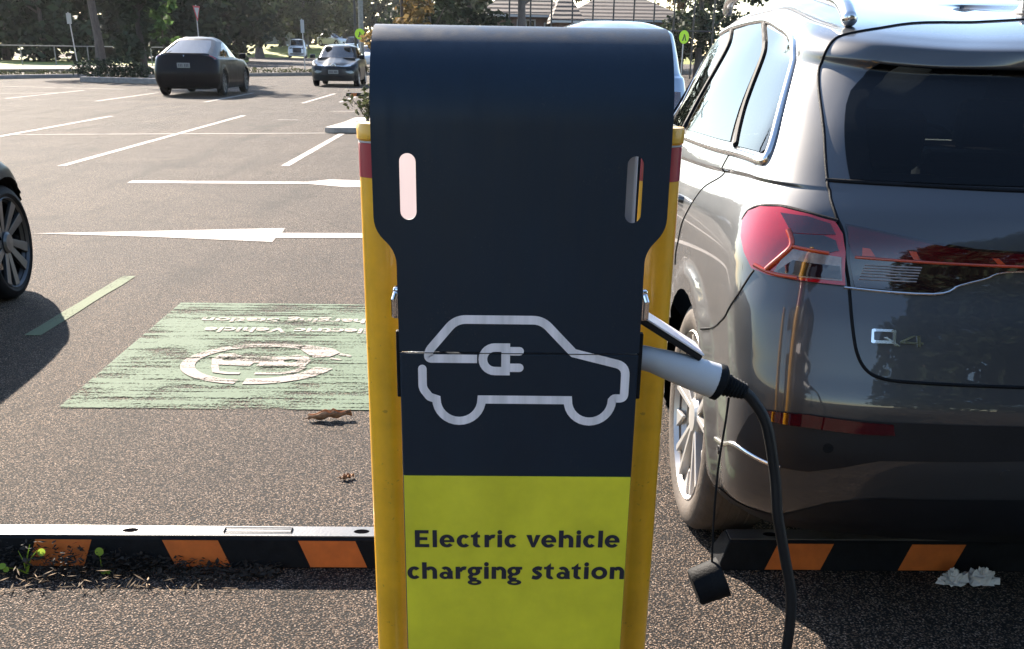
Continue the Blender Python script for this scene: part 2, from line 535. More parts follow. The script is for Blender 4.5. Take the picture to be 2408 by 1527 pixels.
def ribbon(path, w, closed=False, cap0=False, cap1=False):
    """flat outline of a stroke of width w along a 2-D path: (verts, faces)"""
    P = [np.array(p, float) for p in path]
    n = len(P); V = []; F = []
    for i in range(n):
        a = P[i - 1] if (i > 0 or closed) else None
        b = P[(i + 1) % n] if (i < n - 1 or closed) else None
        d1 = (P[i] - a) if a is not None else (b - P[i])
        d2 = (b - P[i]) if b is not None else d1
        d1 = d1 / np.linalg.norm(d1); d2 = d2 / np.linalg.norm(d2)
        nn = np.array([-d1[1] - d2[1], d1[0] + d2[0]])
        l = np.linalg.norm(nn)
        nn = nn / l if l > 1e-6 else np.array([-d1[1], d1[0]])
        k = w / 2 / max(0.5, nn @ np.array([-d1[1], d1[0]]))
        V += [P[i] + nn * k, P[i] - nn * k]
    for i in range(n if closed else n - 1):
        j = (i + 1) % n
        F.append((2 * i, 2 * i + 1, 2 * j + 1, 2 * j))
    def cap(i, d):
        c = P[i]; d = d / np.linalg.norm(d); pn = np.array([-d[1], d[0]])
        base = len(V)
        ks = 8
        for q in range(1, ks):
            a = math.pi * q / ks
            V.append(c + (pn * math.cos(a) + d * math.sin(a)) * w / 2)
        ring = [2 * i] + list(range(base, base + ks - 1)) + [2 * i + 1]
        F.append(tuple(ring))
    if cap0:
        dd = (P[0] - P[1]) / np.linalg.norm(P[0] - P[1]); pn = np.array([-dd[1], dd[0]])
        base = len(V)
        for q in range(1, 8):
            a = math.pi * q / 8
            V.append(P[0] + (pn * math.cos(a) + dd * math.sin(a)) * w / 2)
        F.append(tuple([1] + list(range(base, base + 7)) + [0]))
    if cap1: cap(n - 1, P[-1] - P[-2])
    return V, F

def text_mesh(name, txt, size, mat, parent, M, bold=0.0, width=None, thick=0.0, align='LEFT', shear=0.0):
    cu = bpy.data.curves.new(name, 'FONT')
    cu.body = txt; cu.size = size; cu.offset = bold; cu.extrude = thick; cu.align_x = align
    cu.resolution_u = 6
    tmp = bpy.data.objects.new("tmp_text", cu)
    COL.objects.link(tmp)
    dg = bpy.context.evaluated_depsgraph_get()
    me = bpy.data.meshes.new_from_object(tmp.evaluated_get(dg))
    bpy.data.objects.remove(tmp); bpy.data.curves.remove(cu)
    xs = [v.co.x for v in me.vertices]
    x0, x1 = min(xs), max(xs)
    k = (width / (x1 - x0)) if width else 1.0
    me.transform(Matrix.Diagonal((k, 1, 1, 1)) @ Matrix.Translation((-x0 if align == 'LEFT' else 0, 0, 0)))
    me.transform(M)
    me.name = name
    me.materials.clear(); me.materials.append(mat)
    o = bpy.data.objects.new(name, me)
    link(o, parent)
    return o

# ------------------------------------------------------------------ car shells
def _slopes(P, ax):
    d = np.diff(P, axis=ax)
    sl0 = [slice(None)] * P.ndim; sl1 = [slice(None)] * P.ndim
    sl0[ax] = slice(None, -1); sl1[ax] = slice(1, None)
    a, b = d[tuple(sl0)], d[tuple(sl1)]
    with np.errstate(all='ignore'):
        mm = np.where(a * b > 0, 2 * a * b / (a + b), 0.0)
    f = [slice(None)] * P.ndim; f[ax] = slice(0, 1)
    g = [slice(None)] * P.ndim; g[ax] = slice(-1, None)
    return np.concatenate([d[tuple(f)], mm, d[tuple(g)]], axis=ax)

def _herm(s, p0, m0, p1, m1):
    s2 = s * s; s3 = s2 * s
    return (2 * s3 - 3 * s2 + 1) * p0 + (s3 - 2 * s2 + s) * m0 + (3 * s2 - 2 * s3) * p1 + (s3 - s2) * m1

def ring(zr, yr, bow, xr, cr, zsr, xs, zsm, zsf, xf, cf, yf, zf, bf):
    """half plan outline at one level: rear centre, rear corner, side, front corner, front centre"""
    ya = yr + bow + cr; yb = yf - bf - cf
    L = lambda a, b, t: a + (b - a) * t
    return [(0, yr, zr), (.5 * (xr - cr), yr + .25 * bow, zr), (xr - cr, yr + bow, zr),
            (xr - .32 * cr, yr + bow + .29 * cr, L(zr, zsr, .4)), (xr, ya, zsr),
            (L(xr, xs, .75), L(ya, yb, .25), L(zsr, zsm, .6)), (xs, L(ya, yb, .5), zsm),
            (L(xf, xs, .75), L(ya, yb, .75), L(zsf, zsm, .6)), (xf, yb, zsf),
            (xf - .32 * cf, yf - bf - .32 * cf, L(zsf, zf, .6)), (xf - cf, yf - bf, zf),
            (.5 * (xf - cf), yf - .25 * bf, zf), (0, yf, zf)]

class Shell:
    """car body surface; u runs round the car from rear centre (0) along the left side to front centre (12),
    negative u or u past 12 is the right side; t climbs from sill to roof. Local axes: +Y forward, left is -X."""
    def __init__(s, rings, wheels=(), arch=0.40, flare=0.016):
        s.P = np.array([ring(*r) for r in rings], float)
        s.wheels = wheels; s.arch = arch; s.flare = flare
        s.K = len(rings) - 1
    def at(s, u, t):
        u = np.asarray(u, float).ravel(); t = np.asarray(t, float).ravel()
        sg = np.where((u < 0) | (u > 12), 1.0, -1.0)
        a = np.abs(u); a = np.where(a > 12, 24 - a, a)
        a = np.clip(a, 0, 12 - 1e-9); t = np.clip(t, 0, s.K - 1e-9)
        i = np.floor(t).astype(int); q = (t - i)[:, None, None]
        if not hasattr(s, 'mt'): s.mt = _slopes(s.P, 0)
        A = _herm(q, s.P[i], s.mt[i], s.P[i + 1], s.mt[i + 1])
        mu = _slopes(A, 1)
        j = np.floor(a).astype(int); q = (a - j)[:, None]; k = np.arange(len(a))
        out = _herm(q, A[k, j], mu[k, j], A[k, j + 1], mu[k, j + 1])
        for (yw, zw) in s.wheels:
            d = np.hypot(out[:, 1] - yw, out[:, 2] - zw)
            e = np.clip((s.arch + 0.085 - d) / 0.03, 0, 1)
            e = e * e * (3 - 2 * e) * (out[:, 0] > 0.55)
            out[:, 0] += s.flare * e
        if getattr(s, 'step', None):
            t1, t0, dep, u0, u1 = s.step
            e = np.where(t > t1, 0.0, np.clip((t - t0) / (t1 - .12 - t0), 0, 1))
            e = np.where((t <= t1) & (t > t1 - .12), 1 - (t - (t1 - .12)) / .12, e)
            fu = np.clip((a - u0) / .8, 0, 1) * np.clip((u1 - a) / 1.0, 0, 1)
            out[:, 0] -= dep * e * fu * np.sign(out[:, 0])
        out[:, 0] *= sg
        return out
    def nrm(s, u, t):
        u = np.asarray(u, float).ravel(); t = np.asarray(t, float).ravel()
        e = 0.02
        du = s.at(u + e, t) - s.at(u - e, t)
        dt = s.at(u, np.minimum(t + e, s.K)) - s.at(u, np.maximum(t - e, 0))
        n = np.cross(dt, du)
        n /= np.maximum(np.linalg.norm(n, axis=1, keepdims=True), 1e-9)
        c = s.at(u, t) - np.array([0, s.P[0, :, 1].mean(), 0.7])
        n *= np.where((n * c).sum(1) < 0, -1, 1)[:, None]
        return n
    def off(s, u, t, d):
        return s.at(u, t) + s.nrm(u, t) * d
    def one(s, u, t, d=0.0):
        return Vector(s.off([u], [t], d)[0])

def shell_body(S, name, mat, parent, nu, nt_, openings, xin=0.6):
    """body mesh with window openings and wheel arches cut out"""
    uh = np.interp(np.linspace(0, 1, nu), [0, .5, .8, 1], [0, 4.6, 8.5, 12])
    U = np.concatenate([uh, 24 - uh[-2:0:-1]])
    T = np.linspace(0, S.K, nt_)
    if getattr(S, 'step', None): T = np.unique(np.concatenate([T[(T < 9.7) | (T > 10.0)], np.linspace(9.7, 10.0, 16)])); nt_ = len(T)
    UU, TT = np.meshgrid(U, T)
    P = S.at(UU, TT)
    n = len(U)
    fk, fj = np.meshgrid(np.arange(nt_ - 1), np.arange(n), indexing='ij')
    fk = fk.ravel(); fj = fj.ravel(); fn = (fj + 1) % n
    uc = (U[fj] + np.where(fn == 0, 24, U[fn])) / 2
    tc = (T[fk] + T[fk + 1]) / 2
    keep = np.ones(len(fk), bool)
    us = np.where(uc > 18, uc - 24, uc)
    for poly in openings:
        keep &= ~inpoly(us, tc, poly)
        keep &= ~inpoly(uc, tc, poly)
    fc = (P[fk * n + fj] + P[fk * n + fn] + P[(fk + 1) * n + fj] + P[(fk + 1) * n + fn]) / 4
    for (yw, zw) in S.wheels:
        keep &= ~((np.hypot(fc[:, 1] - yw, fc[:, 2] - zw) < S.arch) & (np.abs(fc[:, 0]) > xin))
    F = np.stack([fk * n + fj, fk * n + fn, (fk + 1) * n + fn, (fk + 1) * n + fj], 1)[keep]
    for (yw, zw) in S.wheels:      # round the arch edge
        d = np.hypot(P[:, 1] - yw, P[:, 2] - zw)
        near = (np.abs(P[:, 0]) > xin) & (np.abs(d - S.arch) < 0.022)
        used = np.zeros(len(P), int); np.add.at(used, F.ravel(), 1)
        near &= used < 4
        for i in np.nonzero(near)[0]:
            k = S.arch / d[i]
            P[i, 1] = yw + (P[i, 1] - yw) * k; P[i, 2] = zw + (P[i, 2] - zw) * k
    mb = MB(); mb.add(P, [tuple(f) for f in F.tolist()])
    me = bpy.data.meshes.new(name)
    me.from_pydata(P.tolist(), [], F.tolist())
    bm = bmesh.new(); bm.from_mesh(me)
    bmesh.ops.remove_doubles(bm, verts=bm.verts, dist=1e-4)
    bmesh.ops.delete(bm, geom=[v for v in bm.verts if not v.link_faces], context='VERTS')
    bmesh.ops.recalc_face_normals(bm, faces=bm.faces)
    bm.faces.ensure_lookup_table()
    f = max(bm.faces, key=lambda q: q.calc_center_median().z)
    if f.normal.z < 0:
        bmesh.ops.reverse_faces(bm, faces=bm.faces)
    bm.to_mesh(me); bm.free()
    me.materials.append(mat)
    o = bpy.data.objects.new(name, me)
    link(o, parent)
    smooth_obj(o, 180)
    return o

def patch(S, name, poly, mat, parent, off=0.003, step=(0.12, 0.16), smooth=True):
    """a panel lying on the shell, outline given in (u, t)"""
    b = dense(poly, step)
    n = len(b)
    xs = [p[0] for p in b]; ys = [p[1] for p in b]
    gx, gy = np.meshgrid(np.arange(min(xs) + step[0] / 2, max(xs), step[0]), np.arange(min(ys) + step[1] / 2, max(ys), step[1]))
    gx = gx.ravel(); gy = gy.ravel()
    k = inpoly(gx, gy, poly)
    pts = [Vector(p) for p in b] + [Vector((x, y)) for x, y in zip(gx[k], gy[k])]
    r = delaunay_2d_cdt(pts, [(i, (i + 1) % n) for i in range(n)], [], 1, 1e-6)
    u = [p.x for p in r[0]]; t = [p.y for p in r[0]]
    V = S.off(u, t, off)
    me = bpy.data.meshes.new(name)
    me.from_pydata(V.tolist(), [], [tuple(f) for f in r[2]])
    N = S.nrm(u, t)
    bm = bmesh.new(); bm.from_mesh(me)
    bm.normal_update()
    flip = [f for f in bm.faces if f.normal.dot(Vector(N[f.verts[0].index])) < 0]
    bmesh.ops.reverse_faces(bm, faces=flip)
    bm.to_mesh(me); bm.free()
    me.materials.append(mat)
    o = bpy.data.objects.new(name, me)
    link(o, parent)
    if smooth: smooth_obj(o, 180)
    return o

def bead(S, mb, path, r, off=0.0, n=6, dn=0.12):
    p = dense(smooth_path(path, 5), (dn, dn), closed=False)
    V = S.off([q[0] for q in p], [q[1] for q in p], off)
    mb.tube([tuple(v) for v in V], r, n)

def mirror_ut(poly):
    return [(-u, t) for u, t in poly]

def make_wheel(name, rad, width, rimr, style, parent, loc, side, tyre_m, rim_m, pocket_m, lip_m=None):
    """side -1: outer face towards -X. The mesh is the tyre, the rim its child."""
    w2 = width / 2
    t = MB()
    t.lathe([(rimr - .015, -w2 + .03), (rimr + .005, -w2 + .012), (rimr + .03, -w2 + .002), (rad - .05, -w2), (rad - .018, -w2 + .012), (rad - .003, -w2 + .035),
             (rad, 0), (rad - .003, w2 - .035), (rad - .02, w2 - .01), (rimr, w2), (rimr - .015, w2 - .03)], axis='X', n=64, cap=False)
    for gx in (-.05, -.018, .018, .05):   # tread grooves
        t.lathe([(rad + .0005, gx - .004), (rad + .0012, gx), (rad + .0005, gx + .004)], axis='X', n=64, cap=False)
    wheel = t.build(name, tyre_m, parent, smooth=50)
    wheel.location = loc
    if side > 0: wheel.rotation_euler = (0, 0, math.pi)
    lip_m = lip_m or rim_m
    b = MB()
    b.lathe([(rimr - .022, -w2 + .05), (rimr - .012, -w2 + .03), (rimr, -w2 + .008), (rimr + .004, -w2 + .012)], axis='X', n=64, cap=False)
    b.cur = 1
    b.lathe([(rimr - .02, -w2 + .05), (rimr - .03, 0.0), (0.001, 0.0)], axis='X', n=48, cap=False)
    b.lathe([(rimr * .62, -.005), (rimr * .62, -.02), (.06, -.02)], axis='X', n=40, cap=False)   # brake disc
    b.build('rim', [lip_m, pocket_m], wheel, smooth=40)
    s = MB()
    def spoke(a0, a1, r0, r1, h0, h1, x0, x1, th=.02):
        ca = lambda a, r: (r * math.cos(a), r * math.sin(a))
        P = []
        for (a, r, h, x) in ((a0, r0, h0, x0), (a1, r1, h1, x1)):
            d = (-math.sin(a), math.cos(a))
            c = ca(a, r)
            P += [(x, c[0] - d[0] * h, c[1] - d[1] * h), (x, c[0] + d[0] * h, c[1] + d[1] * h),
                  (x + th, c[0] + d[0] * h, c[1] + d[1] * h), (x + th, c[0] - d[0] * h, c[1] - d[1] * h)]
        s.add(P, [(0, 1, 5, 4), (1, 2, 6, 5), (2, 3, 7, 6), (3, 0, 4, 7), (0, 3, 2, 1), (4, 5, 6, 7)])
    xo = -w2 + .012
    if style == 'aero':
        for k in range(5):
            a = 2 * math.pi * k / 5 + .3
            for q in (-1, 1):
                spoke(a + q * .13, a + q * .20, .045, rimr - .012, .008, .011, xo + .015, xo, .03)
            pass
            spoke(a + .628, a + .628, rimr * .70, rimr - .01, .003, .030, xo + .012, xo + .004, .012)
    elif style == 'twist':
        for k in range(10):
            a = 2 * math.pi * k / 10
            spoke(a, a + .16 + (.10 if k % 2 else -.05), .05, rimr - .01, .020, .030, xo + .03, xo + .004, .02)
    else:
        for k in range(5):
            a = 2 * math.pi * k / 5 + .5
            spoke(a, a, .04, rimr - .01, .04, .028, xo + .02, xo, .03)
    s.lathe([(.001, xo + .006), (.05, xo + .008), (.065, xo + .02), (.065, xo + .05)], axis='X', n=24, cap=False)
    s.build('spokes', rim_m, wheel, bevel=.002 if style != 'plain' else 0)
    return wheel

def wheel_set(root, ys, x, rad, width, rimr, style, tyre_m, rim_m, pocket_m, lip=None):
    first = make_wheel('wheel', rad, width, rimr, style, root, (-x, ys[0], rad), -1, tyre_m, rim_m, pocket_m, lip)
    for y, sd in ((ys[1], -1), (ys[0], 1), (ys[1], 1)):
        c = copy_tree(first, root)
        c.location = (sd * x, y, rad)
        c.rotation_euler = (0, 0, math.pi if sd > 0 else 0)

def underbody(S, root, L, W, wheels, arch, mat, z0=.19, z1=.62):
    """floor pan and wheel wells"""
    ys = sorted(w_[0] for w_ in wheels)
    spans = [(.34, ys[0] - arch), (ys[0] + arch, ys[1] - arch), (ys[1] + arch, L - .3)]
    u = MB()
    for a, b in spans:
        if b > a: u.box((0, (a + b) / 2, (z0 + z1) / 2 + (.05 if a < .5 else 0)), (W - (.55 if a < .5 or b > L - .5 else .12), b - a, z1 - z0))
    for yw, zw in wheels:
        u.box((0, yw, (z0 + z1) / 2), (1.16, 2 * arch, z1 - z0 + .01))
        for sd in (-1, 1):
            V = []; F = []
            for k in range(25):
                a = -.25 + (math.pi + .5) * k / 24
                for x in (W / 2 - .07, .56):
                    V.append((sd * x, yw + (arch + .004) * math.cos(a), zw + (arch + .004) * math.sin(a)))
            for k in range(24): F.append((2 * k, 2 * k + 1, 2 * k + 3, 2 * k + 2))
            u.add(V, F)
    return u.build('underbody', mat, root)

def rbox(c, d, r=.04):
    m = MB(); m.box(c, d); return m

def cabin(root, rows, zseat, zhead, xs=(-.38, .38), mat=None):
    """dark seats with headrests seen through the glass"""
    m = mat or interior
    for y in rows:
        for x in xs:
            s = MB()
            s.box((x, y, zseat), (.5, .5, .16))
            s.box((x, y - .26, (zseat + zhead) / 2), (.5, .14, zhead - zseat), Matrix.Rotation(R(12), 3, 'X'))
            so_ = s.build('seat', m, root, bevel=.05, seg=3)
            h = MB(); h.box((x, y - .34, zhead + .10), (.27, .10, .18), Matrix.Rotation(R(8), 3, 'X'))
            h.build('headrest', m, so_, bevel=.045, seg=3)

# ------------------------------------------------------------------ the setting
def flat(name, poly, z, mat, kind='structure'):
    m = MB(); m.sheet(poly, lambda x, y: (x, y, z))
    o = m.build(name, mat)
    o['kind'] = kind
    return o

def solid(name, poly, z0, z1, mat, kind='structure', bevel=.02):
    m = MB(); m.prism(poly, lambda x, y: (x, y, z1), lambda x, y: (x, y, z0))
    o = m.build(name, mat, bevel=bevel)
    o['kind'] = kind
    return o

flat('ground', [(-300, -80), (300, -80), (300, 400), (-300, 400)], 0.0, asphalt)

def line_rect(name, x0, y0, x1, y1, wd, mat, z=0.004):
    d = Vector((x1 - x0, y1 - y0)); L_ = d.length; d /= L_
    p = Vector((-d.y, d.x)) * wd / 2
    n = max(2, int(L_ / .25))
    a = Vector((x0, y0)); rnd = random.Random(int(x0 * 100 + y0 * 7))
    e = [a + d * L_ * k / n for k in range(n + 1)]
    poly = [q + p * rnd.uniform(.9, 1.1) for q in e] + [q - p * rnd.uniform(.9, 1.1) for q in reversed(e)]
    return flat(name, [tuple(q) for q in poly], z, mat)

for x, y0, y1 in ((-2.65, 15.1, 20.9), (-5.40, 14.7, 25.9), (-8.0, 14.7, 25.0), (-10.75, 14.7, 25.5), (-5.0, 31.8, 38.5), (-7.55, 31.5, 38.0),
                  (-10.3, 31.2, 37.0), (-12.9, 31.8, 38.0), (-4.1, 32.6, 36.4), (2.9, 15.1, 20.9), (.2, 15.1, 20.9)):
    line_rect('parking_line', x, y0, x + .03, y1, .11, white_mark if y0 < 30 else thin_mark)
for args in ((-7.9, 19.65, -2.45, 21.15, .10), (-16.4, 40.2, -12.0, 39.3, .14), (-14.3, 34.8, -12.8, 36.0, .12), (-4.4, 24.58, -4.0, 24.68, .10), (-3.75, 28.1, -3.1, 28.25, .1)):
    line_rect('parking_line', *args, white_mark)
line_rect('bay_line', -2.455, 5.9, -2.43, 7.58, .088, pale_green)
line_rect('bay_line', .30, 3.2, .30, 6.2, .12, pale_green)
flat('arrow_marking', [(-3.74, 9.34), (-2.84, 9.54), (-1.75, 9.80), (-1.735, 9.53), (-1.05, 9.57), (-.2, 9.60), (-.2, 9.33), (-1.05, 9.31), (-1.74, 9.27), (-1.73, 9.06), (-2.76, 9.24)], .004, white_mark)
flat('arrow_marking', [(-4.06, 12.96), (-4.07, 13.22), (-2.09, 13.34), (-1.87, 13.60), (-1.0, 13.45), (-.1, 13.22), (-1.0, 12.95), (-1.6, 12.85), (-2.05, 13.11)], .004, white_mark)

# green bay panel with its symbol and wording, read from the far side of the bay
flat('green_bay_marking', [(-1.86, 4.62), (-.34, 4.62), (-.34, 6.76), (-1.875, 6.76)], .004, green_mark)
sym = MB()
def gpt(x, y): return (x, y, .008)
cx_, cy_ = -1.13, 5.375
def arc2(r0, r1, a0, a1, n=40):
    P = []
    for k in range(n + 1):
        a = R(a0 + (a1 - a0) * k / n); P.append((cx_ + r1 * math.cos(a), cy_ + r1 * math.sin(a)))
    for k in range(n, -1, -1):
        a = R(a0 + (a1 - a0) * k / n); P.append((cx_ + r0 * math.cos(a), cy_ + r0 * math.sin(a)))
    return P
sym.sheet(arc2(.315, .385, 62, 262), gpt)
sym.sheet(arc2(.29, .385, 268, 345), gpt)
# plug head at the end of the ring
sym.sheet([(-1.0, 5.70), (-.95, 5.735), (-.80, 5.66), (-.76, 5.58), (-.80, 5.50), (-.88, 5.48), (-.94, 5.58)], gpt)
sym.sheet([(-.755, 5.57), (-.70, 5.535), (-.69, 5.515), (-.70, 5.50), (-.765, 5.54)], gpt)
sym.sheet([(-.79, 5.48), (-.735, 5.45), (-.74, 5.43), (-.80, 5.46)], gpt)
# car pictogram, wheels towards the far side
def hole_fill(outer, holes, fn, mb):
    pts = []; ed = []
    for lp in [outer] + holes:
        b = len(pts); pts += [Vector(p) for p in lp]
        ed += [(b + i, b + (i + 1) % len(lp)) for i in range(len(lp))]
    r = delaunay_2d_cdt(pts, ed, [], 1, 1e-7)
    keep = [f for f in r[2] if not any(inpoly(np.array([sum(r[0][i].x for i in f) / len(f)]), np.array([sum(r[0][i].y for i in f) / len(f)]), h)[0] for h in holes)]
    mb.add([fn(p.x, p.y) for p in r[0]], keep)
def circ(x, y, r, n=16): return [(x + r * math.cos(2 * math.pi * k / n), y + r * math.sin(2 * math.pi * k / n)) for k in range(n)]
hole_fill([(-1.385, 5.44), (-1.36, 5.53), (-1.29, 5.55), (-1.24, 5.49), (-1.02, 5.49), (-.97, 5.53), (-.91, 5.50), (-.885, 5.42), (-.90, 5.31), (-1.14, 5.31), (-1.13, 5.37), (-1.16, 5.37), (-1.17, 5.31), (-1.36, 5.33)],
          [circ(-1.295, 5.435, .035), circ(-.985, 5.41, .035)], gpt, sym)
v_, f_ = ribbon([(-1.345, 5.325), (-1.31, 5.20), (-1.25, 5.175), (-1.19, 5.175)], .035); sym.add([gpt(*p) for p in v_], f_)
v_, f_ = ribbon([(-1.12, 5.175), (-1.0, 5.18), (-.93, 5.22), (-.905, 5.30)], .035); sym.add([gpt(*p) for p in v_], f_)
o = sym.build('bay_symbol_marking', symbol_mark); o['kind'] = 'structure'
for txt, y, x_right, wd in (("Electric Vehicle", 6.11, -.62, .95), ("Charging Station", 6.35, -.59, 1.05)):
    M_ = Matrix.Translation((x_right, y, .008)) @ Matrix.Rotation(math.pi, 4, 'Z')
    o = text_mesh('bay_lettering_marking', txt, .15, letter_mark, None, M_, bold=.004, width=wd)
    o['kind'] = 'structure'

# verge, kerbs, footpath, park lawn
kline = [(-27, 34), (-19.3, 47.5), (-17.0, 51.5), (-11.3, 56.9), (-8.8, 60.0), (-6.0, 62.6)]
def offset_line(pl, d):
    out = []
    for i, p in enumerate(pl):
        a = Vector(pl[max(i - 1, 0)]); b = Vector(pl[min(i + 1, len(pl) - 1)])
        t = (b - a).normalized(); n = Vector((-t.y, t.x))
        q = Vector(p) + n * d; out.append((q.x, q.y))
    return out
kb = offset_line(kline, .22)
solid('kerb', kline + kb[::-1], 0.0, .15, dark_kerb)
k2 = offset_line(kline, 2.6)
solid('verge', [p for p in kb[:4]] + k2[:4][::-1], 0.0, .12, soil)
solid('verge', [p for p in kb[3:]] + offset_line(kline, 1.0)[3:][::-1], 0.0, .11, soil)
k2b = offset_line(kline, 2.75)
solid('footpath', [(-80, 30), (-28, 39)] + [(-24.5, 55.5), (-20.5, 61.0), (-14.5, 66.5)] + [(-17.5, 71.0), (-23.5, 68.5), (-27.6, 64.0), (-80, 60)], 0.0, .14, path_mat)
solid('park_lawn', [(-150, 62), (-28, 65.6), (-24, 70), (-18, 72.6), (-20, 100), (-150, 100)], 0.0, .13, grass_m)
solid('planted_island', [(-15.3, 45.3), (-12.4, 44.6), (-10.9, 44.4), (-10.5, 46.0), (-12.0, 54.0), (-12.9, 55.0), (-16.0, 51.6)], .0, .13, soil)
isl = [(-15.4, 45.1), (-12.4, 44.4), (-10.8, 44.2), (-10.4, 45.6)]
solid('kerb', isl + offset_line(isl, .25)[::-1], 0.0, .2, dark_kerb)
solid('traffic_island', [(-2.95, 21.1), (-2.75, 21.0), (-1.2, 21.3), (-1.0, 22.0), (-1.2, 24.4), (-2.3, 24.6), (-2.75, 24.0), (-2.8, 22.5)], 0.0, .10, concrete)
# bank beyond the cross street
bk = MB()
nx, ny = 40, 10
V = []; F = []
rnd = random.Random(5)
for j in range(ny + 1):
    for i in range(nx + 1):
        x = -75 + 100 * i / nx; y = 134 + 60 * j / ny
        z = 1.35 * min(1, max(0, (y - 135) / 14)) ** 1.2 - .05 + rnd.uniform(-.05, .05) * (j > 0)
        V.append((x, y, z))
for j in range(ny):
    for i in range(nx): F.append((j * (nx + 1) + i, j * (nx + 1) + i + 1, (j + 1) * (nx + 1) + i + 1, (j + 1) * (nx + 1) + i))
bk.add(V, F); o = bk.build('grass_bank', grass_m, smooth=60); o['kind'] = 'structure'

# ------------------------------------------------------------------ trees and plants
def leaf_blob(clumps, n, size, rnd, flat_=0.6):
    """leaf-sized faces spread through overlapping clumps"""
    rs = np.random.RandomState(rnd)
    vol = np.array([c[3] * c[4] * c[5] for c in clumps]) ** .75
    k = rs.choice(len(clumps), n, p=vol / vol.sum())
    C = np.array(clumps)[k]
    d = rs.normal(size=(n, 3)); d /= np.linalg.norm(d, axis=1, keepdims=True)
    r = rs.uniform(.25, 1.0, n) ** .5 * (1 + .22 * rs.normal(size=n) * (rs.rand(n) < .3))
    P = C[:, :3] + d * r[:, None] * C[:, 3:6]
    a = rs.normal(size=(n, 3)); a[:, 2] *= flat_; a /= np.linalg.norm(a, axis=1, keepdims=True)
    b = np.cross(a, rs.normal(size=(n, 3))); b /= np.linalg.norm(b, axis=1, keepdims=True)
    s_ = size * rs.uniform(.55, 1.45, n)[:, None]
    V = np.stack([P - a * s_, P + b * s_ * .55, P + a * s_, P - b * s_ * .55], 1).reshape(-1, 3)
    F = np.arange(n * 4).reshape(-1, 4)
    return V, F

def leaf_obj(name, V, F, mat, parent):
    me = bpy.data.meshes.new(name)
    me.from_pydata(V.tolist(), [], F.tolist())
    me.materials.append(mat)
    o = bpy.data.objects.new(name, me)
    return link(o, parent)

def crown_clumps(rnd, z0, z1, rx, n, squash=.55, top=.5):
    out = []
    for _ in range(n):
        f = rnd.random()
        z = z0 + (z1 - z0) * f
        env = rx * (math.sin(math.pi * min(1, .12 + f * .88)) ** .6 * (1 - top * f) + .12)
        a = rnd.uniform(0, 2 * math.pi); q = env * math.sqrt(rnd.random())
        s_ = rx * rnd.uniform(.24, .46)
        out.append((q * math.cos(a), q * math.sin(a), z, s_, s_, s_ * squash * rnd.uniform(.8, 1.4)))
    return out

def make_tree(name, label, cat, loc, seed, h, z0, rx, nclump, nleaf, size, mat, tr=.16, lean=(0, 0), limbs=6, group=None, squash=.6, barkm=None, top=.5):
    rnd = random.Random(seed)
    root = empty(name, loc, 0, label, cat, group)
    t = MB()
    pts = []; rad = []
    for k in range(9):
        f = k / 8
        pts.append((lean[0] * f + .06 * rnd.uniform(-1, 1) * (k > 0), lean[1] * f + .06 * rnd.uniform(-1, 1) * (k > 0), f * h * .85))
        rad.append(tr * (1.35 if k == 0 else 1) * (1 - .75 * f))
    t.tube(pts, rad, 9)
    for k in range(limbs):
        f = rnd.uniform(.3, .8); b0 = Vector(pts[0]).lerp(Vector(pts[-1]), f)
        a = rnd.uniform(0, 6.28); ln = rx * rnd.uniform(.5, .9)
        p1 = b0 + Vector((math.cos(a) * ln * .5, math.sin(a) * ln * .5, ln * .3))
        p2 = b0 + Vector((math.cos(a) * ln, math.sin(a) * ln, ln * .75))
        t.tube([b0, p1, p2], [tr * .4, tr * .25, tr * .08], 6)
    t.build('trunk', barkm or bark, root, smooth=60)
    cl = [(c[0] + lean[0] * .7, c[1] + lean[1] * .7) + c[2:] for c in crown_clumps(rnd, z0, h, rx, nclump, squash, top)]
    V, F = leaf_blob(cl, nleaf, size, seed)
    leaf_obj('crown', V, F, mat, root)
    return root

def place(o, loc, rz, sc, label=None, group=None):
    c = copy_tree(o)
    c.location = loc; c.rotation_euler = (0, 0, rz); c.scale = (sc, sc, sc)
    if label: c['label'] = label
    if group: c['group'] = group
    return c

TX = lambda px, Y: (px - 1153) * .000352 * Y
# tall trunk by the footpath
make_tree('tree', 'tall bare-trunked tree at the kerb left of the dark shrub', 'tree', (-18.1, 56.3, .1), 11, 13, 4.6, 3.4, 26, 3600, .20, lf_mid, tr=.21, lean=(-.5, 0), squash=.8)
make_tree('conifer', 'very dark dense bushy conifer on the island behind the black car', 'tree', (-15.2, 53.0, .1), 12, 9, .9, 1.05, 30, 4200, .15, lf_dark, tr=.15, squash=1.1, barkm=bark_dark)
make_tree('young_tree', 'slender fresh green young tree beside the black car', 'tree', (-15.6, 58.2, .1), 13, 5.6, 1.0, .78, 34, 1500, .14, lf_fresh, tr=.05, squash=.8, top=.6)
b_ = leaf_blob([(-.9, 0, .3, .9, .6, .35), (.2, .1, .35, .9, .6, .5), (.9, 0, .25, .7, .5, .3)], 1300, .08, 3)
sb = empty('shrub', (-14.9, 48.0, .12), 0, 'low dark shrub at the foot of the dark conifer', 'shrub')
leaf_obj('leaves', b_[0], b_[1], lf_dark, sb)
GW = 'trees standing behind the park lawn'
wt = make_tree('park_tree', 'wide dark green tree at the left end of the park trees', 'tree', (TX(20, 84), 84, 0), 21, 8.5, 1.2, 4.2, 34, 4200, .34, lf_dark, tr=.25, group=GW, squash=.8)
place(wt, (TX(-150, 92), 92, 0), 1.2, 1.1, 'wide dark green tree at the left end of the park trees', GW)
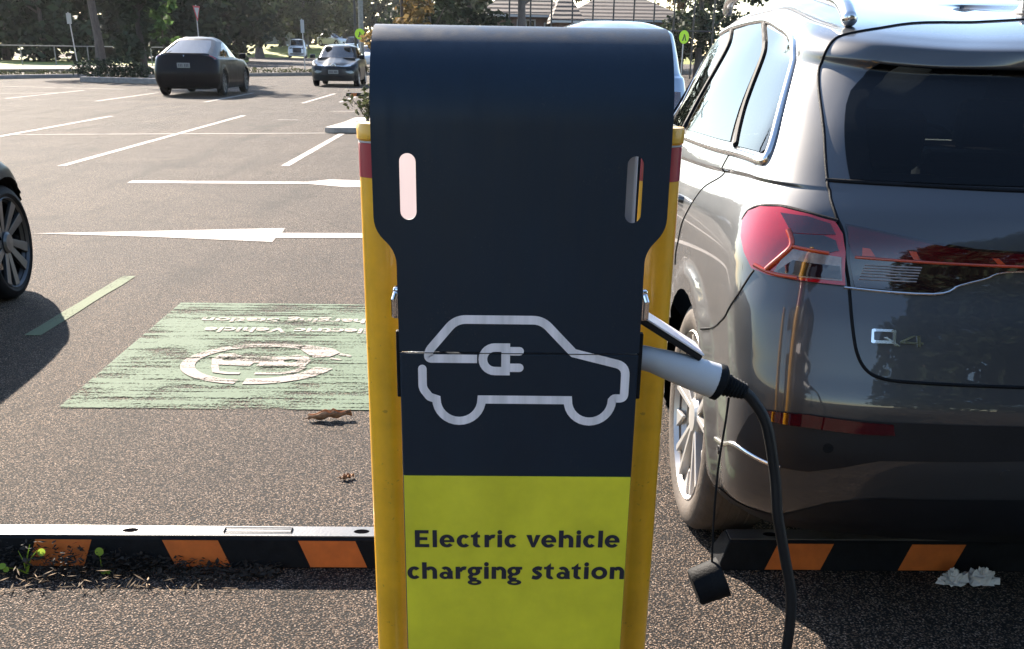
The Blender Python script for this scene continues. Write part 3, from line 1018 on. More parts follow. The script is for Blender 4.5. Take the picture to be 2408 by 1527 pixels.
for k, (px, Y, rz, sc, lb) in enumerate([(110, 80, 2.0, .85, 'dark park tree behind the white topped parking sign'), (215, 96, 3.1, 1.1, 'dark park tree behind the tall bare trunk'),
        (320, 92, .7, 1.15, 'dark park tree straight behind the dark conifer'), (455, 96, 4.2, 1.1, 'dark park tree rising behind the triangular red and white sign'),
        (540, 104, 5.1, 1.1, 'dark park tree above the right shoulder of the black car')]):
    place(wt, (TX(px, Y), Y, 0), rz, sc, lb, GW)
GS = 'street trees beyond the cross street'
st = make_tree('street_tree', 'olive leaved street tree left of the white ute', 'tree', (TX(612, 128), 128, 0), 31, 9.5, 2.2, 3.6, 34, 3600, .30, lf_mid, tr=.42, group=GS, squash=.8)
for px, Y, rz, sc, lb in [(668, 150, 1.0, 1.0, 'olive street tree rising straight behind the white ute'), (722, 146, 2.2, 1.0, 'olive street tree right behind the small pale street sign'),
        (765, 160, 3.3, 1.05, 'olive street tree behind the pale car on the bank'), (812, 172, 4.4, 1.1, 'olive street tree behind the parked dark van'), (560, 140, 5.2, 1.1, 'olive street tree beside the grey garage wall')]:
    place(st, (TX(px, Y), Y, .6 if Y > 140 else 0), rz, sc, lb, GS)
GH = 'trees seen above the charging station'
at_ = make_tree('autumn_tree', 'brown leaved tree just left above the charging station', 'tree', (TX(948, 52), 52, 0), 41, 6.4, 1.3, 1.5, 30, 2600, .13, lf_brown, tr=.12, group=GH, squash=.8)
et = make_tree('evergreen_tree', 'dark evergreen tree above the charging station, next to the brown tree', 'tree', (TX(1010, 56), 56, 0), 42, 6.6, .9, 2.0, 36, 4200, .15, lf_dark, tr=.2, group=GH, squash=.8)
place(et, (TX(1105, 60), 60, 0), 2.1, 1.0, 'dark evergreen tree in front of the left end of the brick house', GH)
make_tree('bare_tree', 'thick grey trunk in front of the brick house wall', 'tree', (TX(1228, 58), 58, 0), 43, 12, 6, 3, 14, 900, .2, lf_mid, tr=.24, limbs=7)
for px, Y, rz, lb in [(1650, 72, .6, 'dark evergreen tree right of the long house, beside the car window'), (1712, 78, 3.0, 'dark evergreen tree behind the roof rail of the grey car')]:
    place(et, (TX(px, Y), Y, 0), rz, 1.15, lb, GH)
for px, Y, rz, sc, lb in [(1300, 100, 2.6, 1.5, 'brown leaved tree behind the roofs of the two brick houses'), (1490, 106, 5.6, 1.5, 'brown leaved tree behind the ridge of the long house'), (1395, 104, 1.1, 1.3, 'brown leaved tree rising behind the roof of the pale car'), (1610, 98, 4.4, 1.25, 'brown leaved tree by the right end of the long house')]:
    place(at_, (TX(px, Y), Y, 0), rz, sc, lb, GH)
# the far wood closing the view on the left
rs_ = random.Random(77)
cl = []
for k in range(90):
    x = -110 + 110 * k / 89 + rs_.uniform(-1, 1)
    for z in (1.5, 4, 6.5):
        cl.append((x + rs_.uniform(-1.5, 1.5), rs_.uniform(176, 186), z + 1 + rs_.uniform(-1, 1), rs_.uniform(1.8, 3), 2.4, rs_.uniform(1.5, 2.4)))
V, F = leaf_blob(cl, 15000, .62, 8)
o = leaf_obj('far_wood', V, F, lf_dark, None); o['kind'] = 'stuff'
# dense belt of trees behind the camera, mirrored dark in paint and glass
bt = make_tree('tree', 'tall dense dark tree standing behind the viewer', 'tree', (-20, -26, 0), 51, 15, .4, 4.2, 60, 6500, .36, lf_dark, tr=.25, group='trees behind the viewer', squash=.9, top=.3)
for x, y, rz in ((3.5, -21, 1), (8, -19, 2), (12.5, -20, 3), (17, -18, 4), (21, -20, 5), (26, -17, 1.6), (30, -14, .5)):
    place(bt, (x, y, 0), rz, 1.0, None, 'trees behind the viewer')
# shrub on the traffic island beside the charging station
sh = empty('island_shrub', (-2.22, 23.0, .10), 0, 'leggy green shrub on the pale traffic island beside the charging station', 'shrub')
m = MB()
rs_ = random.Random(4)
cl = []
for k in range(14):
    a = rs_.uniform(0, 6.28); p = (rs_.uniform(-.2, .2), rs_.uniform(-.2, .2), 0)
    e = (p[0] + .45 * math.cos(a) * rs_.random(), p[1] + .45 * math.sin(a) * rs_.random(), rs_.uniform(.35, .75))
    m.tube([p, ((p[0] + e[0]) / 2, (p[1] + e[1]) / 2 , e[2] * .6), e], [.012, .009, .004], 5)
    cl.append((e[0], e[1], e[2] - .1, .13, .13, .2)); cl.append(((p[0] + e[0]) / 2, (p[1] + e[1]) / 2, e[2] * .5, .12, .12, .16))
m.build('stems', bark_dark, sh)
V, F = leaf_blob(cl, 620, .05, 9)
leaf_obj('leaves', V, F, lf_mid, sh)
# weeds along the rear kerb
cl = []
for k in range(26):
    a = Vector(kb[3]).lerp(Vector(kb[5]), k / 25); cl.append((a.x - .2, a.y + .3, .2, .25, .25, .12 + .12 * rs_.random()))
for k in range(30):
    a = Vector(kb[1]).lerp(Vector(kb[2]), k / 29); cl.append((a.x - .3, a.y + .3, .16, .2, .2, .08 + .1 * rs_.random()))
V, F = leaf_blob(cl, 2600, .05, 10)
o = leaf_obj('verge_weeds', V, F, lf_mid, None); o['kind'] = 'stuff'

# ------------------------------------------------------------------ houses, fences, poles, signs
def house(name, label, x0, x1, y0, y1, eave, ridge, over=.5, wins=()):
    root = empty(name, ((x0 + x1) / 2, (y0 + y1) / 2, 0), 0, label, 'house')
    w2, d2 = (x1 - x0) / 2, (y1 - y0) / 2
    m = MB(); m.box((0, 0, eave / 2), (2 * w2, 2 * d2, eave)); m.build('wall', brick, root)
    a, b = w2 + over, d2 + over
    rl = max(.3, w2 - d2 * .9)
    m = MB()
    V = [(-a, -b, eave), (a, -b, eave), (a, b, eave), (-a, b, eave), (-rl, 0, ridge), (rl, 0, ridge)]
    V += [(q[0], q[1], q[2] - .16) for q in V[:4]]
    m.add(V, [(0, 1, 5, 4), (1, 2, 5), (2, 3, 4, 5), (3, 0, 4), (6, 7, 1, 0), (7, 8, 2, 1), (8, 9, 3, 2), (9, 6, 0, 3), (9, 8, 7, 6)])
    rf = m.build('roof', tiles, root)
    m = MB(); m.box((0, -b - .05, eave - .10), (2 * a, .12, .12)); m.build('gutter', sign_white, rf)
    for (cx, cz, ww, wh) in wins:
        m = MB()
        for sx in (-1, 1): m.box((cx + sx * ww / 2, -d2 - .02, cz), (.09, .08, wh + .09))
        for sz in (-1, 1): m.box((cx, -d2 - .02, cz + sz * wh / 2), (ww - .09, .08, .09))
        m.box((cx, -d2 - .02, cz), (.06, .07, wh - .09))
        f = m.build('window', sign_white, root)
        m = MB(); m.box((cx, -d2 - .012, cz), (ww - .1, .02, wh - .1)); m.build('pane', gloss_black, f)
    return root
house('brick_house', 'brown brick house with tiled roof behind the thick grey trunk', TX(1150, 76), TX(1322, 76), 76, 88, 3.35, 5.6, wins=((.1, 2.75, 1.1, .55), (1.7, 2.3, .9, 1.1)))
house('long_house', 'long low brick house with tiled hip roof behind the pale parked car', TX(1335, 82), TX(1615, 82), 82, 95, 3.3, 5.4, wins=((3.0, 2.0, 1.2, 1.3), (-1.5, 2.0, 1.2, 1.3)))
house('gabled_house', 'brick house with steep tiled roof squeezed between the two low houses', TX(1312, 70), TX(1362, 70), 70, 76, 2.95, 4.3, .35)
gw = empty('garage', (TX(600, 150), 158, .9), 0, 'pale grey garage wall beneath the street trees', 'garage')
m = MB(); m.box((0, 0, 1.2), (7, 5, 2.4)); m.build('wall', pole_grey, gw)
m = MB(); m.box((-.8, -2.53, 1.05), (2.6, .06, 2.1)); m.build('door', concrete, gw)
m = MB(); m.box((0, 0, 2.5), (7.6, 5.6, .2)); m.build('roof', tiles, gw)

def post_fence(name, label, p0, p1, n, hgt, r, mat, rails, mesh_wire=False):
    root = empty(name, (p0[0], p0[1], 0), 0, label, 'fence')
    d = Vector((p1[0] - p0[0], p1[1] - p0[1], 0))
    for k in range(n):
        q = d * k / (n - 1)
        m = MB(); m.tube([(q.x, q.y, 0), (q.x, q.y, hgt)], r, 8); m.build('post', mat, root)
    for z in rails:
        m = MB(); m.tube([(0, 0, z), (d.x, d.y, z)], r * .8, 8); m.build('rail', mat, root)
    if mesh_wire:
        m = MB(); L_ = d.length; sp = .28
        for k in range(int(L_ / sp)):
            for sgn in (-1, 1):
                a = k * sp; b = a + sgn * (hgt - .1)
                za, zb = .05, hgt - .05
                if b < 0: zb = za + (zb - za) * a / (a - b); b = 0
                if b > L_: zb = za + (zb - za) * (L_ - a) / (b - a); b = L_
                if abs(b - a) < .02: continue
                u = d / L_
                m.tube([(u.x * a, u.y * a, za), (u.x * b, u.y * b, zb)], .0035, 3, cap=False)
        m.build('mesh', pole_grey, root)
    return root
post_fence('pipe_fence', 'low pipe rail fence along the park lawn', (-31, 65.2), (-18.6, 73.0), 9, 1.15, .035, pole_grey, (1.13, .12), False)
tf = post_fence('tall_fence', 'tall black posted fence in front of the tiled houses', (TX(1200, 64), 64), (TX(1680, 66), 66), 11, 4.6, .045, post_black, (4.5, 2.4))

def pole(name, label, loc, r, h, mat, cat='pole', arm=False):
    root = empty(name, loc, 0, label, cat)
    m = MB(); m.tube([(0, 0, 0), (.02, 0, h * .5), (.03, 0, h)], [r, r * .9, r * .78], 12); m.build('shaft', mat, root, smooth=50)
    if arm:
        m = MB(); m.box((0, 0, h - .8), (2.4, .1, .12)); m.build('crossarm', mat, root)
    return root
pole('power_pole', 'thick grey timber power pole beside the walking legs sign', (TX(853, 77), 77, 0), .17, 10, pole_grey, arm=True)
pole('steel_pole', 'thin black steel pole just left of the grey power pole', (TX(839, 75), 75, 0), .085, 9, post_black)

def disc_sign(name, label, loc, zc, rz, with_pole=True):
    root = empty(name, loc, rz, label, 'road sign')
    m = MB(); m.lathe([(.001, -.012), (.30, -.012), (.31, 0), (.30, .012), (.001, .012)], (0, 0, zc), 'Y', 32, False); d = m.build('disc', sign_lime, root)
    m = MB()   # walking legs
    for poly in ([(-.13, -.17), (-.05, -.17), (.02, .02), (.03, .13), (-.03, .13), (-.04, .03)], [(.045, .04), (.06, .12), (.10, -.06), (.15, -.17), (.08, -.17), (.03, -.04)]):
        m.prism(poly, lambda x, y: (x, -.018, zc + y), lambda x, y: (x, -.013, zc + y))
    m.build('legs_symbol', post_black, d)
    m = MB(); m.tube([(0, .04, 0), (0, .04, zc + .3)], .03, 8); m.build('post', steel, root)
    return root
disc_sign('crossing_sign', 'lime round walking legs sign on the power pole left of the charging station', (TX(850, 74), 74, 0), 2.05, 0)
disc_sign('crossing_sign', 'lime round crossing sign by the front window of the grey car', (TX(1613, 60), 60, 0), 2.05, .5)

def plate_sign(name, label, loc, z0, z1, wd, rz, mat, lean=0.0):
    root = empty(name, loc, rz, label, 'sign')
    m = MB(); m.tube([(0, .03, 0), (lean, .03, z1 + .05)], .03, 8); m.build('post', steel, root)
    m = MB(); m.box((lean, 0, (z0 + z1) / 2), (wd, .015, z1 - z0)); m.build('plate', mat, root, bevel=.004)
    return root
plate_sign('parking_sign', 'narrow white parking sign on a leaning post by the footpath', (-21.7, 63.6, .1), 2.12, 2.62, .24, .6, sign_white, -.15)
plate_sign('street_sign', 'small pale sign plate on a thin post beside the dark hatchback', (TX(718, 72), 72, 0), 2.05, 2.75, .26, .8, sign_white, -.05)
plate_sign('blue_sign', 'pale blue sign half hidden behind the young green tree', (TX(346, 60), 60, .1), 2.5, 3.4, .34, .9, sign_blue)
gv = empty('give_way_sign', (TX(474, 63), 63, 0), R(79), 'red and white triangular sign seen nearly edge on above the black car', 'road sign')
m = MB(); m.tube([(0, .03, 0), (0, .03, 3.2)], .03, 8); m.build('post', steel, gv)
m = MB(); m.prism([(-.42, 3.15), (.42, 3.15), (0, 2.42)], lambda x, z: (x, 0, z), lambda x, z: (x, .015, z)); tp = m.build('plate', sign_red, gv)
m = MB(); m.prism([(-.28, 3.07), (.28, 3.07), (0, 2.58)], lambda x, z: (x, -.006, z), lambda x, z: (x, -.002, z)); m.build('white_field', sign_white, tp)

# ------------------------------------------------------------------ charging station
YF = 1.75            # plane of its front
ch = empty('charging_station', (.054, YF + .14, 0), 0, 'dark navy charging station with curved hood, white car symbol and lime lower panel', 'charger')
def ct(x, y, z): return (x - .054, y - YF - .14, z)
RA = .14
ZS = 1.35
def hood_pt(x, s_):
    """s_ runs up the front, over the top and down the back"""
    if s_ <= ZS: return ct(x, YF, s_)
    q = s_ - ZS; qa = RA * math.pi / 2
    if q <= qa:
        a = q / RA; return ct(x, YF + RA * (1 - math.cos(a)), ZS + RA * math.sin(a))
    q -= qa
    if q <= .05: return ct(x, YF + RA + q, ZS + RA)
    q -= .05
    if q <= qa:
        a = q / RA; return ct(x, YF + RA + .05 + RA * math.sin(a), ZS + RA * math.cos(a))
    return ct(x, YF + 2 * RA + .05, ZS - (q - qa))
top = ZS + RA * math.pi / 2
s_end = top + .05 + RA * math.pi / 2 + .22
def rounded(pts, r, n=5):
    out = []
    N_ = len(pts)
    for i in range(N_):
        p0, p, p1 = Vector(pts[i - 1]), Vector(pts[i]), Vector(pts[(i + 1) % N_])
        a = (p0 - p); b = (p1 - p); rr = min(r, a.length * .45, b.length * .45)
        A, B = p + a.normalized() * rr, p + b.normalized() * rr
        for k in range(n + 1):
            t = k / n; q = A * (1 - t) ** 2 + p * 2 * t * (1 - t) + B * t * t; out.append((q.x, q.y))
    return out
outline = rounded([(-.1415, 1.0080), (-.1425, 1.0095), (-.143, 1.166), (-.1765, 1.198), (-.1775, s_end), (.2735, s_end), (.2775, 1.202), (.2465, 1.170), (.2472, 1.0095), (.2465, 1.0080)], .022)
def slot(xc, z0, z1, wd, dx=0.0):
    r = wd / 2; P = []
    for k in range(13):
        a = math.pi * k / 12; P.append((xc + dx / 2 + r * math.cos(a), z1 - r + r * math.sin(a)))
    for k in range(13):
        a = math.pi + math.pi * k / 12; P.append((xc - dx / 2 + r * math.cos(a), z0 + r + r * math.sin(a)))
    return P
holes = [slot(-.1225, 1.2144, 1.312, .025), slot(.2240, 1.2136, 1.312, .025)]
loops = [dense(outline, (.03, .03))] + holes
pts = []; ed = []
for lp in loops:
    b = len(pts); pts += [Vector(p) for p in lp]; ed += [(b + i, b + (i + 1) % len(lp)) for i in range(len(lp))]
for s_ in np.arange(ZS, s_end - .01, .010):
    for x in np.arange(-.165, .27, .06): pts.append(Vector((x, s_)))
r_ = delaunay_2d_cdt(pts, ed, [], 1, 1e-7)
keep = [f for f in r_[2] if not any(inpoly(np.array([sum(r_[0][i].x for i in f) / len(f)]), np.array([sum(r_[0][i].y for i in f) / len(f)]), h)[0] for h in holes)]
m = MB(); m.add([hood_pt(p.x, p.y) for p in r_[0]], keep)
hood = m.build('hood', navy, ch)
md = hood.modifiers.new('thickness', 'SOLIDIFY'); md.thickness = .004; md.offset = -1
es = hood.modifiers.new('edges', 'EDGE_SPLIT'); es.split_angle = R(35)
c0 = hood.data.polygons[0]
for pl in hood.data.polygons:      # outward normals
    if abs(pl.center.y + .14) < .002:
        if pl.normal.y > 0: hood.data.flip_normals()
        break
smooth_obj(hood, 40)
# lower front panel, lime sticker, lettering
m = MB(); m.box(ct(.0525, YF + .006, .5025), (.389, .012, 1.005)); fp = m.build('front_panel', navy, ch, bevel=.0025)
lime = plain("lime_panel_film", (0.78, 0.70, 0.034), 0.33, var=0.10, vscale=3.2, coat=.25)
grime_shade(lime, (0.05, 0.045, 0.03), 0.8, 74, 0.87, 7.0, 0.84)  # dirt specks, plus blurred tree shadows painted in as broad tone
m = MB(); m.box(ct(.0528, YF - .0012, .40), (.3862, .0016, .787)); st = m.build('lime_sticker', lime, fp)
ink = plain("navy_lettering", (0.012, 0.014, 0.032), 0.45)
CAPH, XH, SW = .0324, .0238, .0081
def ell(cx, cy, rx, ry, a0=0, a1=360, n=28):
    return [(cx + rx * math.cos(R(a0 + (a1 - a0) * k / n)), cy + ry * math.sin(R(a0 + (a1 - a0) * k / n))) for k in range(n if a1 - a0 == 360 else n + 1)]
def rect(x0, y0, x1, y1): return [(x0, y0), (x1, y0), (x1, y1), (x0, y1)]
def band(cx, cy, rx, ry, tx, ty, a0, a1):
    return ell(cx, cy, rx, ry, a0, a1) + ell(cx, cy, rx - tx, ry - ty, a0, a1)[::-1]
def stroke(pts, wd):
    v, f = ribbon(pts, wd); n = len(pts)
    return [tuple(v[2 * i]) for i in range(n)] + [tuple(v[2 * i + 1]) for i in range(n - 1, -1, -1)]
def glyph(c, w):
    """heavy humanist letter of width w on the baseline: list of filled outlines and of holes"""
    s_, t = SW, SW * .74; h = XH
    A = []; H_ = []
    if c == 'E': A = [rect(0, 0, s_ * 1.05, CAPH), rect(0, 0, w, t), rect(0, CAPH / 2 - t * .45, w * .88, CAPH / 2 + t * .5), rect(0, CAPH - t, w * .97, CAPH)]
    elif c == 'l': A = [rect(0, 0, w, CAPH)]
    elif c == 'i': A = [rect(w / 2 - s_ / 2, 0, w / 2 + s_ / 2, h), ell(w / 2, CAPH - .0036, .0042, .0042)]
    elif c in 'hn':
        A = [rect(0, 0, s_, CAPH if c == 'h' else h), rect(w - s_, 0, w, h * .60), band(w * .5 + s_ * .22, h * .58, w * .5 - s_ * .22, h * .45, s_ * .98, t * 1.05, 0, 150)]
    elif c == 'r': A = [rect(0, 0, s_, h), band(w * .80, h * .50, w * .60, h * .53, s_ * .8, t * 1.15, 72, 165)]
    elif c == 'c': A = [band(w * .56, h / 2, w * .56, h / 2 + .0005, s_ * 1.05, t, 42, 318)]
    elif c == 'o': A = [ell(w / 2, h / 2, w / 2, h / 2 + .0005)]; H_ = [ell(w / 2, h / 2, w / 2 - s_, h / 2 - t)]
    elif c == 'e': A = [band(w * .5, h / 2, w * .5, h / 2 + .0005, s_ * .98, t, 0, 322), rect(s_ * .5, h * .40, w - .0002, h * .40 + t * .72), rect(w - s_ * .98, h * .42, w - .0001, h * .52)]
    elif c == 'v': A = [[(0, h), (s_ * 1.15, h), (w / 2, h * .36), (w - s_ * 1.02, h), (w, h), (w / 2 + s_ * .32, 0), (w / 2 - s_ * .32, 0)]]
    elif c == 't': A = [rect(w * .22, h * .2, w * .22 + s_, h * 1.0), [(0, h * .84), (w * .22 + s_, h * 1.32), (w * .22 + s_, h * .84)], rect(0, h - t * .85, w * .95, h), band(w * .22 + s_ * 1.12, h * .26, s_ * 1.12, h * .275, s_, t, 180, 300)]
    elif c == 'a':
        A = [rect(w - s_ * 1.12, 0, w - s_ * .12, h * .66), band(w * .46, h * .62, w * .46 - s_ * .1, h * .40, s_ * .92, t, 0, 138), ell(w * .40, h * .29, w * .40, h * .31), [(w - s_ * .7, 0), (w, 0), (w, h * .06), (w - s_ * .3, h * .2)]]
        H_ = [ell(w * .43, h * .29, w * .40 - s_ * .80, h * .31 - t * .80)]
    elif c == 'g':
        A = [ell(w * .44, h * .64, w * .44, h * .375), rect(w * .60, h - t * .9, w, h), ell(w * .48, -h * .28, w * .48, h * .235), stroke([(w * .30, h * .34), (w * .16, h * .16), (w * .24, h * .02), (w * .62, -h * .06)], t * 1.1)]
        H_ = [ell(w * .44, h * .64, w * .44 - s_ * .98, h * .375 - t * .86), ell(w * .48, -h * .285, w * .48 - s_ * .92, h * .235 - t * .70)]
    elif c == 's':
        p = smooth_path([(w * .90, h * .84), (w * .55, h * .90), (w * .24, h * .74), (w * .48, h * .53), (w * .76, h * .33), (w * .48, h * .10), (w * .06, h * .17)], 5)
        A = [stroke(p, t * 1.22)]
    return A, H_
def lettering(name, items, zbase, zk):
    m = MB()
    for c, x0, x1 in items:
        A, H_ = glyph(c, x1 - x0)
        pts = []; ed = []
        for lp in A + H_:
            b = len(pts); pts += [Vector(p) for p in lp]; ed += [(b + i, b + (i + 1) % len(lp)) for i in range(len(lp))]
        r = delaunay_2d_cdt(pts, ed, [], 0, 1e-7)
        keep = []
        for f in r[2]:
            gx = np.array([sum(r[0][i].x for i in f) / len(f)]); gy = np.array([sum(r[0][i].y for i in f) / len(f)])
            if any(inpoly(gx, gy, a)[0] for a in A) and not any(inpoly(gx, gy, hh)[0] for hh in H_): keep.append(f)
        used = sorted({i for f in keep for i in f}); mp = {k: j for j, k in enumerate(used)}
        m.add([ct(x0 + r[0][i].x, YF - .0030, zbase + zk * (x0 + .124) + r[0][i].y) for i in used], [tuple(mp[i] for i in f) for f in keep])
    return m.build(name, ink, fp)
kx = lambda z: -.1239 + (z - 432) * .35685 / 1488
lettering('lettering', [(c, kx(a), kx(b)) for c, a, b in (('E', 432, 535), ('l', 560, 592), ('e', 610, 718), ('c', 735, 828), ('t', 838, 908), ('r', 937, 1018), ('i', 1030, 1066), ('c', 1082, 1172), ('v', 1240, 1345), ('e', 1350, 1460), ('h', 1478, 1585), ('i', 1603, 1641), ('c', 1655, 1745), ('l', 1765, 1799), ('e', 1813, 1922))], .6606, .004)
kx2 = lambda z: -.1385 + (z - 380) * .3835 / 1575
lettering('lettering', [(c, kx2(a), kx2(b)) for c, a, b in (('c', 380, 470), ('h', 487, 595), ('a', 612, 712), ('r', 729, 811), ('g', 816, 922), ('i', 935, 970), ('n', 990, 1096), ('g', 1104, 1212), ('s', 1280, 1362), ('t', 1370, 1446), ('a', 1462, 1562), ('t', 1570, 1642), ('i', 1660, 1698), ('o', 1715, 1832), ('n', 1850, 1955))], .5990, .004)
# white car-and-plug symbol
lm, N_, L_, b_ = new_mat("grey_white_symbol_film")
v_ = coords(N_, L_, vec=(42, 1, 2.2))
L_.new(ramp(N_, L_, noise(N_, L_, v_, 1.0, 3, .6), [(.42, (.74, .69, .70)), (.62, (.95, .88, .90))]), b_.inputs['Base Color'])
setp(b_, Roughness=.4)
lg = MB()
W_ = .0140
def arcp(cx, cz, r, a0, a1, n=10): return [(cx + r * math.cos(R(a0 + (a1 - a0) * k / n)), cz + r * math.sin(R(a0 + (a1 - a0) * k / n))) for k in range(n + 1)]
def rpath(pts, r, n=7):
    """open path with rounded corners; r per inner corner"""
    out = [pts[0]]
    for i in range(1, len(pts) - 1):
        p0, p, p1 = Vector(pts[i - 1]), Vector(pts[i]), Vector(pts[i + 1])
        rr = r[i - 1]
        a = (p0 - p).normalized(); b = (p1 - p).normalized()
        ang = a.angle(b); dd = min(rr / math.tan(ang / 2), (p0 - p).length * .49, (p1 - p).length * .49)
        if dd < 1e-5: out.append((p.x, p.y)); continue
        A, B = p + a * dd, p + b * dd
        for k in range(n + 1):
            t = k / n; q = A * (1 - t) ** 2 + p * 2 * t * (1 - t) + B * t * t; out.append((q.x, q.y))
    out.append(pts[-1])
    return out
main = rpath([(-.0165, .9969), (-.0965, .9969), (-.0935, 1.0105), (-.0505, 1.0612), (.0880, 1.0612), (.1402, 1.0080), (.2265, .9872), (.2265, .9325), (.2100, .9325), (.2068, .9287)],
             [.016, .018, .036, .036, .004, .020, .017, .004, .001])
whR = arcp(.1703, .9287, .0365, 0, -180, 16)
whL = arcp(-.0460, .9287, .0372, 0, -180, 16)
path = main[:-1] + whR + [(.1290, .9290)] * 0
path += [(p[0], p[1]) for p in whL]
tail = rpath([(-.0832, .9290), (-.0945, .9325), (-.1055, .9470), (-.1055, .9795)], [.006, .02])
path += tail[1:]
clean = [path[0]]
for p in path[1:]:
    if math.hypot(p[0] - clean[-1][0], p[1] - clean[-1][1]) > .0012: clean.append(p)
lv, lf = ribbon(clean, W_, cap1=True)
lg.add([ct(p[0], YF - .0018, p[1]) for p in lv], lf)
body = [(.0300, 1.0160), (.0125, 1.0160)] + arcp(.0125, .9965, .0195, 90, 270, 14)[1:] + [(.0300, .9770)]
lv, lf = ribbon(body, W_, closed=True)
lg.add([ct(p[0], YF - .0018, p[1]) for p in lv], lf)
for z in (1.0102, .9828):
    lv, lf = ribbon([(.0372, z), (.0525, z)], W_, cap1=True)
    lg.add([ct(p[0], YF - .0018, p[1]) for p in lv], lf)
lg.build('car_symbol', lm, fp)
m = MB(); m.box(ct(.0525, YF - .0022, 1.0064), (.380, .0010, .0012)); m.build('panel_seam', plastic, fp)
# body behind the panels, base, latches, gasket, plate added to look sunlit behind the left slot
m = MB(); m.box(ct(.0525, YF + .160, .50), (.365, .29, .98)); m.build('cabinet', navy, ch, bevel=.004)
m = MB(); m.box(ct(.070, YF + .165, 1.165), (.342, .13, .33)); m.build('upper_housing', pale_metal, ch, bevel=.006)
m = MB(); m.prism([(-.150, .150), (-.1075, .008), (-.1045, .009), (-.147, .151)], lambda x, y: ct(x, YF + y, 1.02), lambda x, y: ct(x, YF + y, 1.36)); m.build('slot_sunlit_plate', plain('tape_reflection_pink', (.60, .47, .47), .4, var=.05), ch)  # plate angled to catch sun; pink paints in the red tape's reflection
m = MB(); m.box(ct(.0525, YF + .16, .012), (.50, .42, .024)); m.build('base_plate', steel, ch, bevel=.004)
for sx, x in ((-1, -.1445), (1, .2500)):
    m = MB()
    m.box(ct(x, YF + .012, 1.085), (.012, .020, .050))
    m.tube([ct(x, YF + .004, 1.104), ct(x + sx * .004, YF - .001, 1.092), ct(x + sx * .004, YF - .001, 1.062)], .0045, 10)
    m.build('latch', chrome, ch, bevel=.004, seg=3)
    m = MB(); m.box(ct(x - sx * .0008, YF + .010, .985), (.008, .014, .110)); m.build('gasket', rubber, ch, bevel=.002)
# lid over the socket, standing out on the right
m = MB(); m.box((0, .004, 0), (.150, .086, .011))
fl = m.build('socket_lid', plastic, ch, bevel=.003)
fl.location = ct(.3040, YF + .13, 1.0145); fl.rotation_euler = (0, R(31), 0)
m = MB(); m.box((0, .004, .0072), (.150, .090, .0034)); m.build('lid_sunlit_top', plain('sunlit_lid_white', (.82, .78, .78), .4, var=.04), fl, bevel=.0012)  # white plate stands in for sunlight on the lid's top face
m = MB(); m.tube([ct(.236, YF + .105, .974), ct(.252, YF + .105, .974)], .036, 20); m.build('socket', plastic, ch, smooth=50)

# ------------------------------------------------------------------ charging plug, hanging cap and cable
pg = empty('charging_plug', (.262, YF + .105, .97), 0, 'grey charging plug with black cable resting in the side of the charging station', 'plug')
def pl(x, y, z): return (x - .262, y - YF - .105, z - .97)
yp = YF + .105
path = smooth_path([(.253, yp, .9735), (.275, yp, .9725), (.305, yp, .964), (.345, yp, .951), (.397, yp, .934)], 6)
rad = np.interp(np.linspace(0, 1, len(path)), [0, .15, .35, .6, .85, 1], [.0225, .0215, .0215, .0255, .0295, .0305])
m = MB(); m.tube([pl(*p) for p in path], list(rad), 24); hd = m.build('handle', grey_handle, pg, smooth=50)
m = MB(); m.tube([pl(.3965, yp, .9342), pl(.399, yp, .9334), pl(.408, yp, .9305), pl(.412, yp, .929)], [.0302, .0318, .0318, .026], 24); cl_ = m.build('collar', rubber, pg, smooth=50)
m = MB()
d_ = Vector((.944, 0, -.33))
c_ = Vector((.411, yp, .9293))
pr = []; ps = []
for k in range(15):
    ps.append(pl(*(c_ + d_ * (.045 * k / 14)))); pr.append((.0225 - .008 * k / 14) * (1.0 if k % 2 else .84))
m.tube(ps, pr, 16); m.build('strain_relief', rubber, cl_)
cp = smooth_path([(.450, yp, .9155), (.470, yp, .897), (.496, yp - .005, .855), (.519, yp - .012, .765), (.531, yp - .02, .690), (.553, yp - .025, .606), (.574, yp - .03, .517), (.574, yp - .035, .400), (.550, yp - .03, .24), (.50, yp, .09), (.40, yp + .05, .022), (.27, yp + .03, .05)], 7)
m = MB(); m.tube([pl(*p) for p in cp], .0099, 14); m.build('cable', cable_m, pg, smooth=60)
m = MB(); m.tube([pl(*p) for p in smooth_path([(.424, yp - .005, .905), (.422, yp - .006, .86), (.417, yp - .006, .77), (.4185, yp - .006, .66), (.4235, yp - .006, .575)], 6)], .0021, 8)
tt = m.build('tether', rubber, pg)
m = MB(); m.lathe([(.001, -.026), (.027, -.026), (.0305, -.022), (.032, .022), (.033, .026), (.029, .026), (.027, -.018), (.001, -.018)], (0, 0, 0), 'X', 32, False)
cpo = m.build('cap', rubber, pg, smooth=40); cpo.scale = (1.12, 1.2, 1.2)
cpo.location = pl(.4195, yp - .006, .545); cpo.rotation_euler = (0, R(-22), R(4))

